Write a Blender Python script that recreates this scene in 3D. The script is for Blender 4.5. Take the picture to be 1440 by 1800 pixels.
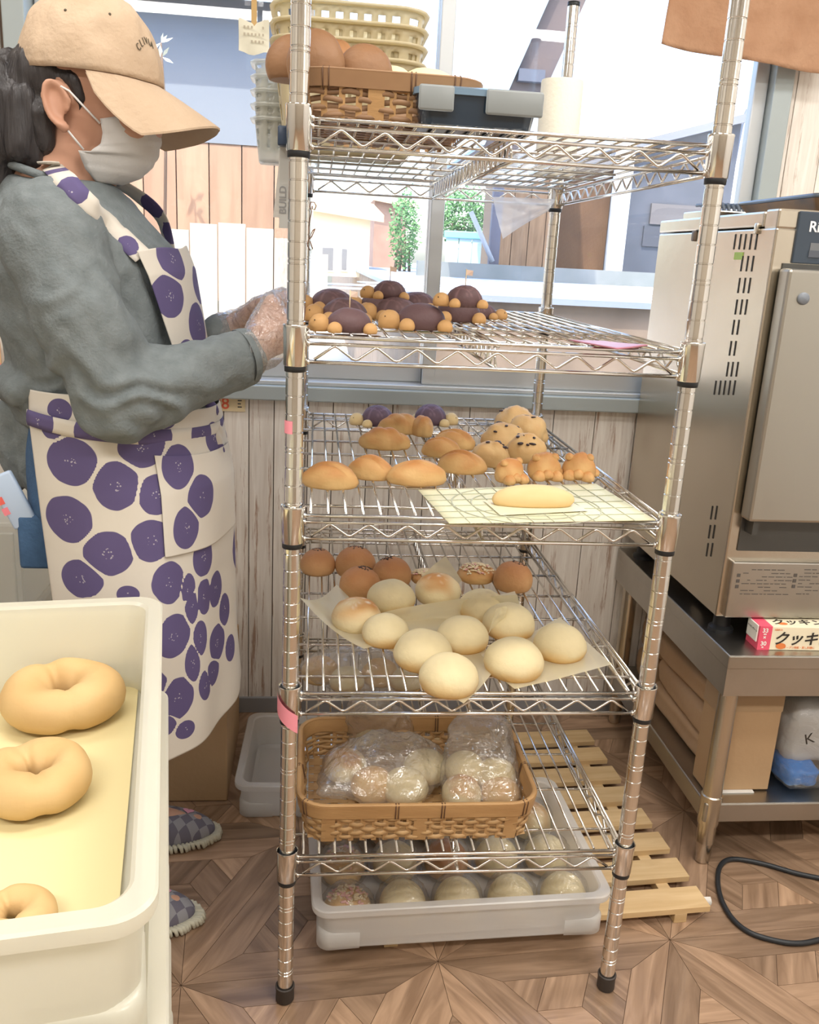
import bpy, bmesh, math, random
import numpy as np
from mathutils import Vector, Matrix, noise
from mathutils.bvhtree import BVHTree

for o in list(bpy.data.objects):
    bpy.data.objects.remove(o)
scene = bpy.context.scene
COL = scene.collection
random.seed(7)
pi = math.pi

# ------------------------------------------------------------------ camera
FPX = 1570.0
YAW, PITCH, ROLL = -0.11425, -0.2766, -0.05345
CAMP = np.array([0.02584, -1.23862, 1.21719])
def _rot():
    cx, cy, cz = math.cos(PITCH), math.cos(ROLL), math.cos(YAW)
    sx, sy, sz = math.sin(PITCH), math.sin(ROLL), math.sin(YAW)
    return (np.array([[cz, -sz, 0], [sz, cz, 0], [0, 0, 1]]) @
            np.array([[1, 0, 0], [0, cx, -sx], [0, sx, cx]]) @
            np.array([[cy, 0, sy], [0, 1, 0], [-sy, 0, cy]]))
RC = _rot()
cd = bpy.data.cameras.new('camera')
cam = bpy.data.objects.new('camera', cd); COL.objects.link(cam)
cd.sensor_fit = 'HORIZONTAL'; cd.sensor_width = 36.0; cd.lens = FPX / 1440 * 36.0
cd.clip_start = 0.02; cd.clip_end = 200
M = Matrix.Identity(4)
for i in range(3):
    M[i][0] = RC[i][0]; M[i][1] = RC[i][2]; M[i][2] = -RC[i][1]; M[i][3] = CAMP[i]
cam.matrix_world = M
scene.camera = cam

# ------------------------------------------------------------------ world, sun, exposure
world = bpy.data.worlds.new('world'); scene.world = world
world.use_nodes = True
nt = world.node_tree; nt.nodes.clear()
wo = nt.nodes.new('ShaderNodeOutputWorld'); wb = nt.nodes.new('ShaderNodeBackground')
sk = nt.nodes.new('ShaderNodeTexSky'); sk.sky_type = 'NISHITA'; sk.sun_disc = False
sk.sun_elevation = math.radians(64); sk.sun_rotation = math.radians(195)
sk.air_density = 1.0; sk.dust_density = 2.5; sk.ozone_density = 1.0
wb.inputs['Strength'].default_value = 0.45
nt.links.new(sk.outputs[0], wb.inputs[0]); nt.links.new(wb.outputs[0], wo.inputs[0])
sd = bpy.data.lights.new('sun', 'SUN'); sd.energy = 3.0; sd.angle = math.radians(0.6); sd.color = (1.0, 0.93, 0.82)
sun = bpy.data.objects.new('sun', sd); COL.objects.link(sun)
sun.rotation_euler = Vector((0.14, 0.42, -0.90)).to_track_quat('-Z', 'Y').to_euler()
sun.location = (0, -4, 8)
vs = scene.view_settings
vs.view_transform = 'Standard'; vs.look = 'None'; vs.gamma = 1.0; vs.exposure = 1.05
vs.use_curve_mapping = False

# ------------------------------------------------------------------ pixel -> place helpers
def ray(u, v):
    d = RC @ np.array([(u - 720) / FPX, 1.0, (900 - v) / FPX]); return d
def onz(u, v, z):
    d = ray(u, v); return Vector(CAMP + d * ((z - CAMP[2]) / d[2]))
def ony(u, v, y):
    d = ray(u, v); return Vector(CAMP + d * ((y - CAMP[1]) / d[1]))
def onx(u, v, x):
    d = ray(u, v); return Vector(CAMP + d * ((x - CAMP[0]) / d[0]))
def topx(P):
    q = RC.T @ (np.array(P) - CAMP); return 720 + FPX * q[0] / q[1], 900 - FPX * q[2] / q[1]

# ------------------------------------------------------------------ materials
MATS = {}
def mat(name, col=(.8, .8, .8), rough=.5, metal=0., spec=.5, var=None, vscale=8., bump=0., bscale=60., trans=0., ior=1.45, sss=0., coat=0., vstretch=None, alpha=1.0):
    """principled material with noise colour variation and bump"""
    if name in MATS: return MATS[name]
    m = bpy.data.materials.new(name); m.use_nodes = True; MATS[name] = m
    n = m.node_tree; b = n.nodes['Principled BSDF']
    def I(k, v):
        if k in b.inputs: b.inputs[k].default_value = v
    I('Base Color', (*col, 1)); I('Roughness', rough); I('Metallic', metal); I('Specular IOR Level', spec)
    I('Transmission Weight', trans); I('IOR', ior); I('Coat Weight', coat); I('Alpha', alpha)
    if sss: I('Subsurface Weight', sss); I('Subsurface Radius', (.012, .006, .003)); I('Subsurface Scale', 1.0)
    if var or bump:
        tc = n.nodes.new('ShaderNodeTexCoord'); mp = n.nodes.new('ShaderNodeMapping')
        n.links.new(tc.outputs['Object'], mp.inputs[0])
        if vstretch: mp.inputs['Scale'].default_value = vstretch
        if var:
            t = n.nodes.new('ShaderNodeTexNoise'); t.inputs['Scale'].default_value = vscale; t.inputs['Detail'].default_value = 6
            r = n.nodes.new('ShaderNodeValToRGB'); r.color_ramp.elements[0].position = .3; r.color_ramp.elements[1].position = .7
            r.color_ramp.elements[0].color = (*var, 1); r.color_ramp.elements[1].color = (*col, 1)
            n.links.new(mp.outputs[0], t.inputs[0]); n.links.new(t.outputs[0], r.inputs[0]); n.links.new(r.outputs[0], b.inputs['Base Color'])
        if bump:
            t2 = n.nodes.new('ShaderNodeTexNoise'); t2.inputs['Scale'].default_value = bscale; t2.inputs['Detail'].default_value = 5
            bp = n.nodes.new('ShaderNodeBump'); bp.inputs['Strength'].default_value = bump; bp.inputs['Distance'].default_value = .01
            n.links.new(mp.outputs[0], t2.inputs[0]); n.links.new(t2.outputs[0], bp.inputs['Height']); n.links.new(bp.outputs[0], b.inputs['Normal'])
    return m

def vcol_mat(name, rough=.6, bump=0., bscale=60., spec=.4, sss=0., metal=0., coat=0.):
    """base colour from the mesh colour attribute 'col' (prints and baked crust)"""
    if name in MATS: return MATS[name]
    m = mat(name, rough=rough, bump=bump, bscale=bscale, spec=spec, sss=sss, metal=metal, coat=coat)
    n = m.node_tree; b = n.nodes['Principled BSDF']
    a = n.nodes.new('ShaderNodeAttribute'); a.attribute_name = 'col'
    n.links.new(a.outputs['Color'], b.inputs['Base Color'])
    return m

def film_mat(name, tint=(1, 1, 1), haze=.12, gloss=.12, rough=.12, bump=.5, bscale=25., body=(.95, .95, .95)):
    """thin clear plastic film: see-through, wrinkled gloss, a little milky"""
    if name in MATS: return MATS[name]
    m = bpy.data.materials.new(name); m.use_nodes = True; MATS[name] = m
    n = m.node_tree; n.nodes.clear(); N = n.nodes.new; L = n.links.new
    o = N('ShaderNodeOutputMaterial'); tr = N('ShaderNodeBsdfTransparent'); tr.inputs[0].default_value = (*tint, 1)
    gl = N('ShaderNodeBsdfGlossy'); gl.inputs['Roughness'].default_value = rough
    df = N('ShaderNodeBsdfDiffuse'); df.inputs[0].default_value = (*body, 1)
    tl = N('ShaderNodeBsdfTranslucent'); tl.inputs[0].default_value = (*body, 1)
    m1 = N('ShaderNodeMixShader'); m1.inputs[0].default_value = .5
    m2 = N('ShaderNodeMixShader'); m2.inputs[0].default_value = haze
    m3 = N('ShaderNodeMixShader')
    lw = N('ShaderNodeLayerWeight'); lw.inputs['Blend'].default_value = .35
    mr = N('ShaderNodeMapRange'); mr.inputs['To Min'].default_value = gloss * .5; mr.inputs['To Max'].default_value = min(1, gloss * 3.5)
    L(lw.outputs['Facing'], mr.inputs[0]); L(mr.outputs[0], m3.inputs[0])
    L(df.outputs[0], m1.inputs[1]); L(tl.outputs[0], m1.inputs[2])
    L(tr.outputs[0], m2.inputs[1]); L(m1.outputs[0], m2.inputs[2])
    L(m2.outputs[0], m3.inputs[1]); L(gl.outputs[0], m3.inputs[2]); L(m3.outputs[0], o.inputs[0])
    if bump:
        tc = N('ShaderNodeTexCoord'); t2 = N('ShaderNodeTexNoise'); t2.inputs['Scale'].default_value = bscale; t2.inputs['Detail'].default_value = 4
        t2.inputs['Distortion'].default_value = 1.5
        bp = N('ShaderNodeBump'); bp.inputs['Strength'].default_value = bump; bp.inputs['Distance'].default_value = .02
        L(tc.outputs['Object'], t2.inputs[0]); L(t2.outputs[0], bp.inputs['Height'])
        L(bp.outputs[0], gl.inputs['Normal']); L(bp.outputs[0], lw.inputs['Normal'])
    return m

def wood_mat(name, c1, c2, axis='X', rough=.55, scale=6., wear=None, bump=.15, jitter=.25, stretch=14., coat=0.):
    """grain running along one object axis; each object a shade of its own"""
    if name in MATS: return MATS[name]
    m = bpy.data.materials.new(name); m.use_nodes = True; MATS[name] = m
    n = m.node_tree; N = n.nodes.new; L = n.links.new; b = n.nodes['Principled BSDF']
    b.inputs['Roughness'].default_value = rough; b.inputs['Coat Weight'].default_value = coat
    tc = N('ShaderNodeTexCoord'); mp = N('ShaderNodeMapping'); oi = N('ShaderNodeObjectInfo')
    sc = [stretch, stretch, stretch]; sc['XYZ'.index(axis)] = 1.0
    mp.inputs['Scale'].default_value = sc
    L(tc.outputs['Object'], mp.inputs[0])
    ad = N('ShaderNodeVectorMath'); ad.operation = 'ADD'
    sx = N('ShaderNodeCombineXYZ'); mu = N('ShaderNodeMath'); mu.operation = 'MULTIPLY'; mu.inputs[1].default_value = 40
    L(oi.outputs['Random'], mu.inputs[0])
    for k in range(3): L(mu.outputs[0], sx.inputs[k])
    L(mp.outputs[0], ad.inputs[0]); L(sx.outputs[0], ad.inputs[1])
    t = N('ShaderNodeTexNoise'); t.inputs['Scale'].default_value = scale; t.inputs['Detail'].default_value = 8; t.inputs['Distortion'].default_value = .8
    L(ad.outputs[0], t.inputs[0])
    r = N('ShaderNodeValToRGB'); e = r.color_ramp.elements
    e[0].position = .32; e[0].color = (*c2, 1); e[1].position = .68; e[1].color = (*c1, 1)
    L(t.outputs[0], r.inputs[0])
    hs = N('ShaderNodeHueSaturation')
    mr = N('ShaderNodeMapRange'); mr.inputs['To Min'].default_value = 1 - jitter; mr.inputs['To Max'].default_value = 1 + jitter
    L(oi.outputs['Random'], mr.inputs[0]); L(mr.outputs[0], hs.inputs['Value']); L(r.outputs[0], hs.inputs['Color'])
    last = hs.outputs[0]
    if wear:
        t3 = N('ShaderNodeTexNoise'); t3.inputs['Scale'].default_value = scale * .8; t3.inputs['Detail'].default_value = 10; t3.inputs['Roughness'].default_value = .7
        L(ad.outputs[0], t3.inputs[0])
        r3 = N('ShaderNodeValToRGB'); r3.color_ramp.elements[0].position = .56; r3.color_ramp.elements[1].position = .64
        L(t3.outputs[0], r3.inputs[0])
        mx = N('ShaderNodeMix'); mx.data_type = 'RGBA'
        L(r3.outputs[0], mx.inputs[0]); L(last, mx.inputs[6]); mx.inputs[7].default_value = (*wear, 1); last = mx.outputs[2]
    L(last, b.inputs['Base Color'])
    if bump:
        bp = N('ShaderNodeBump'); bp.inputs['Strength'].default_value = bump; bp.inputs['Distance'].default_value = .004
        L(t.outputs[0], bp.inputs['Height']); L(bp.outputs[0], b.inputs['Normal'])
    return m

# ------------------------------------------------------------------ mesh helpers
class MB:
    """collects verts and faces (and optional colours) for one mesh"""
    def __init__(s): s.v = []; s.f = []; s.c = []; s.mi = []
    def add(s, vs, fs, col=None, mi=0):
        o = len(s.v); s.v += [tuple(p) for p in vs]; s.f += [[i + o for i in f] for f in fs]
        s.c += [col or (1, 1, 1)] * len(vs) if not (col and isinstance(col, list)) else col
        s.mi += [mi] * len(fs); return s
    def box(s, x0, x1, y0, y1, z0, z1, mx=None, b=0., mi=0, col=None):
        if b <= 0:
            vs = [(x, y, z) for z in (z0, z1) for y in (y0, y1) for x in (x0, x1)]
            fs = [[0, 2, 3, 1], [4, 5, 7, 6], [0, 1, 5, 4], [2, 6, 7, 3], [0, 4, 6, 2], [1, 3, 7, 5]]
        else:
            bm = bmesh.new(); bmesh.ops.create_cube(bm, size=1)
            for v in bm.verts: v.co = Vector(((x0 + x1) / 2 + v.co.x * (x1 - x0), (y0 + y1) / 2 + v.co.y * (y1 - y0), (z0 + z1) / 2 + v.co.z * (z1 - z0)))
            bmesh.ops.bevel(bm, geom=bm.edges[:], offset=b, segments=2, profile=.5, affect='EDGES')
            bm.verts.index_update(); vs = [v.co.copy() for v in bm.verts]; fs = [[v.index for v in f.verts] for f in bm.faces]; bm.free()
        if mx is not None: vs = [mx @ Vector(p) for p in vs]
        return s.add(vs, fs, col, mi)
    def tube(s, pts, r, n=8, closed=False, mi=0, cap=True, col=None, flat=None):
        """sweep a circle (r: number or list) along pts; flat=(w,h) sweeps an ellipse instead"""
        pts = [Vector(p) for p in pts]; k = len(pts); rr = r if isinstance(r, (list, tuple)) else [r] * k
        vs = []; fs = []
        up = None
        for i, p in enumerate(pts):
            a = pts[(i - 1) % k] if (closed or i > 0) else p; b_ = pts[(i + 1) % k] if (closed or i < k - 1) else p
            t = (b_ - a)
            t = t.normalized() if t.length > 1e-9 else Vector((0, 0, 1))
            if up is None:
                up = Vector((0, 0, 1)) if abs(t.z) < .9 else Vector((1, 0, 0))
            s1 = t.cross(up)
            if s1.length < 1e-6: s1 = t.cross(Vector((0, 1, 0)))
            s1.normalize(); u1 = s1.cross(t).normalized(); up = u1
            for j in range(n):
                an = 2 * pi * j / n
                if flat: vs.append(p + s1 * math.cos(an) * flat[0] + u1 * math.sin(an) * flat[1])
                else: vs.append(p + (s1 * math.cos(an) + u1 * math.sin(an)) * rr[i])
        m = k if closed else k - 1
        for i in range(m):
            for j in range(n):
                a = i * n + j; b_ = i * n + (j + 1) % n; c = ((i + 1) % k) * n + (j + 1) % n; d = ((i + 1) % k) * n + j
                fs.append([a, b_, c, d])
        if cap and not closed:
            fs.append(list(range(n))[::-1]); fs.append(list(range((k - 1) * n, k * n)))
        return s.add(vs, fs, col, mi)
    def lathe(s, prof, c=(0, 0, 0), n=24, mi=0, col=None, mx=None, cap=True):
        """prof: list of (r, z)"""
        vs = []; fs = []; k = len(prof)
        for (r, z) in prof:
            for j in range(n):
                a = 2 * pi * j / n; p = Vector((c[0] + r * math.cos(a), c[1] + r * math.sin(a), c[2] + z))
                vs.append(mx @ p if mx is not None else p)
        for i in range(k - 1):
            for j in range(n):
                fs.append([i * n + j, i * n + (j + 1) % n, (i + 1) * n + (j + 1) % n, (i + 1) * n + j])
        if cap: fs.append(list(range(n))[::-1]); fs.append(list(range((k - 1) * n, k * n)))
        return s.add(vs, fs, col, mi)
    def loops(s, rings, closed=True, cap0=False, cap1=False, mi=0, col=None):
        n = len(rings[0]); vs = [p for r in rings for p in r]; fs = []
        for i in range(len(rings) - 1):
            for j in range(n if closed else n - 1):
                fs.append([i * n + j, i * n + (j + 1) % n, (i + 1) * n + (j + 1) % n, (i + 1) * n + j])
        if cap0: fs.append(list(range(n))[::-1])
        if cap1: fs.append(list(range((len(rings) - 1) * n, len(rings) * n)))
        return s.add(vs, fs, col, mi)
    def poly(s, pts, mi=0, col=None): return s.add(pts, [list(range(len(pts)))], col, mi)
    def prism(s, pts, z0, z1, mi=0, col=None):
        n = len(pts); vs = [(x, y, z0) for x, y in pts] + [(x, y, z1) for x, y in pts]
        fs = [list(range(n))[::-1], list(range(n, 2 * n))] + [[i, (i + 1) % n, n + (i + 1) % n, n + i] for i in range(n)]
        return s.add(vs, fs, col, mi)
    def xform(s, mx): s.v = [tuple(mx @ Vector(p)) for p in s.v]; return s

def kids_loc(o):
    L = Vector((0, 0, 0))
    while o is not None: L += Vector(o.location); o = o.parent
    return L

def obj(name, mb, m, parent=None, smooth=True, local=False, label=None, angle=None, origin=None, colors=False):
    """mesh object. With a parent the verts are world coordinates (unless local) and are shifted to the parent's place.
    Without a parent the origin is put at the middle of its base."""
    me = bpy.data.meshes.new(name)
    vs = mb.v
    if parent is not None and not local:
        off = kids_loc(parent); vs = [(x - off.x, y - off.y, z - off.z) for x, y, z in vs]
    loc = None
    if parent is None and not local:
        xs = [p[0] for p in vs]; ys = [p[1] for p in vs]; zs = [p[2] for p in vs]
        loc = Vector(origin) if origin else Vector(((min(xs) + max(xs)) / 2, (min(ys) + max(ys)) / 2, min(zs)))
        vs = [(x - loc.x, y - loc.y, z - loc.z) for x, y, z in vs]
    me.from_pydata(vs, [], mb.f); me.validate(); me.update()
    ms = m if isinstance(m, (list, tuple)) else [m]
    for q in ms: me.materials.append(q)
    if len(ms) > 1 and len(me.polygons) == len(mb.mi): me.polygons.foreach_set('material_index', mb.mi)
    if colors and len(me.vertices) == len(mb.c):
        a = me.color_attributes.new('col', 'FLOAT_COLOR', 'POINT')
        a.data.foreach_set('color', [q for c in mb.c for q in (*c[:3], 1.0)])
    if smooth:
        me.polygons.foreach_set('use_smooth', [True] * len(me.polygons))
        if angle: me.set_sharp_from_angle(angle=math.radians(angle))
    o = bpy.data.objects.new(name, me); COL.objects.link(o)
    if loc is not None: o.location = loc
    if parent is not None: o.parent = parent
    if label: o['label'] = label
    return o

def thing(name, label, cat, loc=(0, 0, 0), rz=0., group=None):
    o = bpy.data.objects.new(name, None); COL.objects.link(o); o.location = loc; o.rotation_euler = (0, 0, rz)
    o.empty_display_size = .05
    tag(o, label, cat, group); return o
def tag(o, label, cat=None, group=None, kind=None):
    o['label'] = label
    if cat: o['category'] = cat
    if group: o['group'] = group
    if kind: o['kind'] = kind
    return o
def struct(o, label, cat=None):
    o['kind'] = 'structure'; o['label'] = label
    if cat: o['category'] = cat
    return o
def sthing(name, label, cat, loc=(0, 0, 0)):
    o = thing(name, label, cat, loc); o['kind'] = 'structure'; return o
def instance(src, parent, mx=None, loc=None, name=None):
    """object sharing src's mesh under parent"""
    c = src.copy(); COL.objects.link(c); c.parent = parent
    if loc is not None: c.location = loc
    return c
def copy_tree(o, parent=None):
    c = o.copy(); COL.objects.link(c); c.parent = parent
    for ch in list(o.children): copy_tree(ch, c)
    return c

def rrect(x0, x1, y0, y1, r, z=0., n=6):
    pts = []
    for cx, cy, a0 in ((x1 - r, y1 - r, 0), (x0 + r, y1 - r, pi / 2), (x0 + r, y0 + r, pi), (x1 - r, y0 + r, 1.5 * pi)):
        for i in range(n + 1):
            a = a0 + pi / 2 * i / n; pts.append((cx + r * math.cos(a), cy + r * math.sin(a), z))
    return pts

def fn(p, s=1., seed=0.):
    return noise.noise(Vector((p[0] * s + seed, p[1] * s - seed * .7, p[2] * s + seed * 1.3)))

def text_mesh(txt, size, extrude=.0004, align='LEFT', bold=0.):
    c = bpy.data.curves.new('lettering', 'FONT'); c.body = txt; c.size = size; c.extrude = extrude; c.align_x = align; c.offset = bold
    c.resolution_u = 3
    o = bpy.data.objects.new('lettering_tmp', c); COL.objects.link(o)
    dg = bpy.context.evaluated_depsgraph_get(); dg.update()
    me = bpy.data.meshes.new_from_object(o.evaluated_get(dg))
    mb = MB(); mb.add([v.co.copy() for v in me.vertices], [list(p.vertices) for p in me.polygons])
    bpy.data.objects.remove(o); bpy.data.curves.remove(c); bpy.data.meshes.remove(me)
    return mb

# ------------------------------------------------------------------ shared materials
chrome = mat('chrome', (.78, .76, .72), .13, 1.0)
blackpl = mat('black_plastic', (.02, .022, .025), .45)
white_paint = mat('white_paint', (.85, .84, .81), .6, bump=.05, bscale=200)
alu = mat('aluminium', (.56, .585, .60), .42, .55)
steel = mat('brushed_steel', (.62, .565, .475), .27, 1.0, var=(.54, .49, .41), vscale=3, bump=.03, bscale=30)
steel2 = mat('worn_steel', (.50, .48, .44), .33, 1.0, var=(.40, .38, .34), vscale=5, bump=.04, bscale=40)
# ================================================================== ROOM
YW = 1.0            # inner face of the window wall
XL, XR, YB, ZC = -1.75, 2.05, -2.7, 2.45
# ---- floor: star pattern of planks on a triangular grid
fl = sthing('floor', 'brown wood-look floor laid in a star pattern of planks', 'floor')
obj('subfloor', MB().box(XL, XR, YB, YW + .1, -.06, -.0034), mat('subfloor_dark', (.17, .10, .06), .8), fl, smooth=False)
floor_w = wood_mat('floor_planks', (.45, .295, .19), (.245, .15, .09), 'X', rough=.34, scale=5.5, bump=.08, jitter=.30, stretch=9., coat=.15)
LA, LANG = .4505, math.radians(4.4)
LO = Vector((.2716, .0727)); e1 = Vector((math.cos(LANG), math.sin(LANG))) * LA; e2 = Vector((math.cos(LANG + pi / 3), math.sin(LANG + pi / 3))) * LA
def clip(poly, n, d):
    out = []
    for i in range(len(poly)):
        a, b = poly[i], poly[(i + 1) % len(poly)]; da, db = a.dot(n) - d, b.dot(n) - d
        if da >= 0: out.append(a)
        if (da >= 0) != (db >= 0): out.append(a + (b - a) * (da / (da - db)))
    return out
def shrink(poly, g):
    c = sum(poly, Vector((0, 0))) / len(poly); out = list(poly)
    for i in range(len(poly)):
        a, b = poly[i], poly[(i + 1) % len(poly)]; t = b - a
        if t.length < 1e-5: continue
        n = Vector((-t.y, t.x)).normalized()
        if n.dot(c - a) < 0: n = -n
        out = clip(out, n, n.dot(a) + g)
        if len(out) < 3: return []
    return out
planks = []
def tri(v):
    c = (v[0] + v[1] + v[2]) / 3; w = .060; inr = LA / (2 * math.sqrt(3)); k = (inr - w) / inr
    q = [c + (p - c) * k for p in v]
    for i in range(3): planks.append(([v[i], v[(i + 1) % 3], q[(i + 1) % 3], q[i]], v[(i + 1) % 3] - v[i]))
    for i in range(3):
        d0 = (v[(i + 1) % 3] - v[i]).normalized(); d1 = (v[(i + 2) % 3] - v[(i + 1) % 3]).normalized()
        n0 = Vector((-d0.y, d0.x)); n1 = Vector((-d1.y, d1.x))
        if n0.dot(v[(i + 2) % 3] - v[i]) < 0: n0 = -n0
        if n1.dot(v[i] - v[(i + 1) % 3]) < 0: n1 = -n1
        reg = clip(clip(list(q), n0, n0.dot(c)), -n1, -n1.dot(c))
        hs = [n0.dot(p) - n0.dot(c) for p in reg]
        if len(reg) < 3: continue
        H = max(hs); m_ = 2; base = n0.dot(c)
        for j in range(m_):
            pl = clip(clip(list(reg), n0, base + H * j / m_), -n0, -(base + H * (j + 1) / m_))
            if len(pl) >= 3: planks.append((pl, d0))
for i in range(-9, 9):
    for j in range(-9, 6):
        o_ = LO + e1 * i + e2 * j
        for v in ([o_, o_ + e1, o_ + e2], [o_ + e1, o_ + e1 + e2, o_ + e2]):
            c = (v[0] + v[1] + v[2]) / 3
            if XL - .3 < c.x < XR + .3 and YB - .3 < c.y < YW + .3: tri(v)
rest = MB(); cand = []
for pl, d in planks:
    pl = clip(clip(clip(clip(pl, Vector((1, 0)), XL), Vector((-1, 0)), -XR), Vector((0, 1)), YB), Vector((0, -1)), -YW)
    pl = shrink(pl, .00045) if len(pl) >= 3 else []
    if len(pl) < 3: continue
    area = abs(sum(pl[i].x * pl[(i + 1) % len(pl)].y - pl[(i + 1) % len(pl)].x * pl[i].y for i in range(len(pl)))) / 2
    if area < 4e-5: continue
    c = sum(pl, Vector((0, 0))) / len(pl)
    sc = -1
    if c.y > -1.0:
        u, v = topx((c.x, c.y, 0))
        if 200 < u < 1500 and 1150 < v < 1880: sc = area / ((c.y + 1.24) ** 2 + 1.2 ** 2)
    cand.append((sc, pl, d, c))
cand.sort(key=lambda t: -t[0])
for k, (sc, pl, d, c) in enumerate(cand):
    if k < 270 and sc > 0:
        a = math.atan2(d.y, d.x); R2 = Matrix.Rotation(-a, 2)
        o = obj('plank', MB().prism([tuple(R2 @ (p - c)) for p in pl], -.0034, 0), floor_w, fl, smooth=False, local=True)
        o.location = (c.x, c.y, 0); o.rotation_euler.z = a
    else: rest.prism([tuple(p) for p in pl], -.0034, 0)
o = obj('plank_field', rest, floor_w, fl, smooth=False); o['kind'] = 'stuff'

# ---- walls
wallw = wood_mat('hazy_whitewashed_planks', (.90, .855, .785), (.74, .675, .60), 'Z', rough=.6, scale=5., wear=(.42, .29, .215), bump=.12, jitter=.09, stretch=16.)  # plank tones lifted further to stand in for lens haze
WX0, WX1, WZ0, WZ1 = -.63, 1.115, .868, 2.02      # window opening
wb_ = MB()
wb_.box(XL - .1, XR + .1, YW + .004, YW + .12, -.05, WZ0).box(XL - .1, WX0, YW + .004, YW + .12, WZ0, ZC).box(WX1, XR + .1, YW + .004, YW + .12, WZ0, ZC).box(WX0, WX1, YW + .004, YW + .12, WZ1, ZC)
wback = struct(obj('wall_back', wb_, mat('plank_gap', (.16, .11, .08), .9), smooth=False, origin=(0, 0, 0)), 'whitewashed wood plank wall, lightened for haze, around the sliding window', 'wall')
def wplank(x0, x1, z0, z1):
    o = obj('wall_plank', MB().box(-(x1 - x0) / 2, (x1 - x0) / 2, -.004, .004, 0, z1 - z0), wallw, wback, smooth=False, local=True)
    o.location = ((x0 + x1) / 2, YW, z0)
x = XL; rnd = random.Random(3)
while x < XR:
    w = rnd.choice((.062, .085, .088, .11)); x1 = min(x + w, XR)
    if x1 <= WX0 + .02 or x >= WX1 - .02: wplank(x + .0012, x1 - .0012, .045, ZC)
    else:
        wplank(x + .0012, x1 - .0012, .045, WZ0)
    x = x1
struct(obj('baseboard_back', MB().box(XL, XR, YW - .012, YW - .002, 0, .045, b=.002), mat('grey_vinyl', (.30, .30, .31), .5), smooth=False), 'grey vinyl skirting strip along the plank wall', 'baseboard')
struct(obj('wall_left', MB().box(XL - .1, XL, YB, YW, -.05, ZC), mat('grey_wall', (.55, .52, .47), .7), smooth=False), 'plain grey-beige painted wall at the side of the worker', 'wall')
struct(obj('wall_right', MB().box(XR, XR + .1, YB, YW, -.05, ZC), white_paint, smooth=False), 'plain white painted wall beyond the oven', 'wall')
struct(obj('wall_front', MB().box(XL - .1, XR + .1, YB - .1, YB, -.05, ZC), mat('tan_wall', (.42, .37, .30), .7), smooth=False), 'plain tan painted wall opposite the window', 'wall')
struct(obj('ceiling', MB().box(XL - .1, XR + .1, YB - .1, 1.36, ZC, ZC + .12), white_paint, smooth=False), 'white painted ceiling carried out as the eave', 'ceiling')
for lx, ly, le in ((-.7, -1.75, 15), (1.2, -1.75, 15), (.35, -.55, 8), (-.9, .1, 5), (1.25, .1, 7)):
    ld = bpy.data.lights.new('ceiling_lamp', 'AREA'); ld.shape = 'RECTANGLE'; ld.size = 1.1; ld.size_y = .22; ld.energy = le; ld.color = (1.0, .965, .92)
    lo = bpy.data.objects.new('ceiling_lamp', ld); COL.objects.link(lo); lo.location = (lx, ly, ZC - .09)

# ---- window
win = sthing('window_1', 'aluminium sliding window of two sashes over the plank wall', 'window', (0, YW, WZ0))
trim = mat('window_casing', (.40, .45, .455), .5, .25)
obj('window_sill', MB().box(WX0 - .03, WX1 + .03, YW - .035, YW + .03, WZ0 - .004, WZ0 + .032, b=.003), trim, win, smooth=False)
obj('bottom_track', MB().box(WX0, WX1, YW - .016, YW + .09, WZ0 + .032, WZ0 + .043, b=.002), alu, win, smooth=False)
obj('jamb', MB().box(WX0 - .03, WX0 + .018, YW - .02, YW + .10, WZ0 + .03, WZ1 + .03, b=.003), trim, win, smooth=False)
obj('jamb', MB().box(WX1 - .018, WX1 + .03, YW - .02, YW + .10, WZ0 + .03, WZ1 + .03, b=.003), trim, win, smooth=False)
obj('head', MB().box(WX0 - .03, WX1 + .03, YW - .02, YW + .10, WZ1 - .02, WZ1 + .03, b=.003), trim, win, smooth=False)
glass = film_mat('window_glass', (.985, .99, .99), haze=.018, gloss=.05, rough=.01, bump=0)
MX = .318
def sash(x0, x1, yc):
    s_ = obj('sash', MB().box(x0, x1, yc - .012, yc + .012, WZ0 + .043, WZ0 + .088, b=.003), alu, win, smooth=False)
    for a, b_ in ((x0, x0 + .034), (x1 - .034, x1)):
        obj('stile', MB().box(a, b_, yc - .014, yc + .014, WZ0 + .043, WZ1 - .02, b=.003), alu, s_, smooth=False)
    obj('rail', MB().box(x0, x1, yc - .012, yc + .012, WZ1 - .055, WZ1 - .02, b=.003), alu, s_, smooth=False)
    obj('pane', MB().box(x0 + .03, x1 - .03, yc - .002, yc + .002, WZ0 + .085, WZ1 - .05), glass, s_, smooth=False)
sash(WX0 + .02, MX + .012, YW + .062); sash(MX - .022, WX1 - .02, YW + .022)

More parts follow.
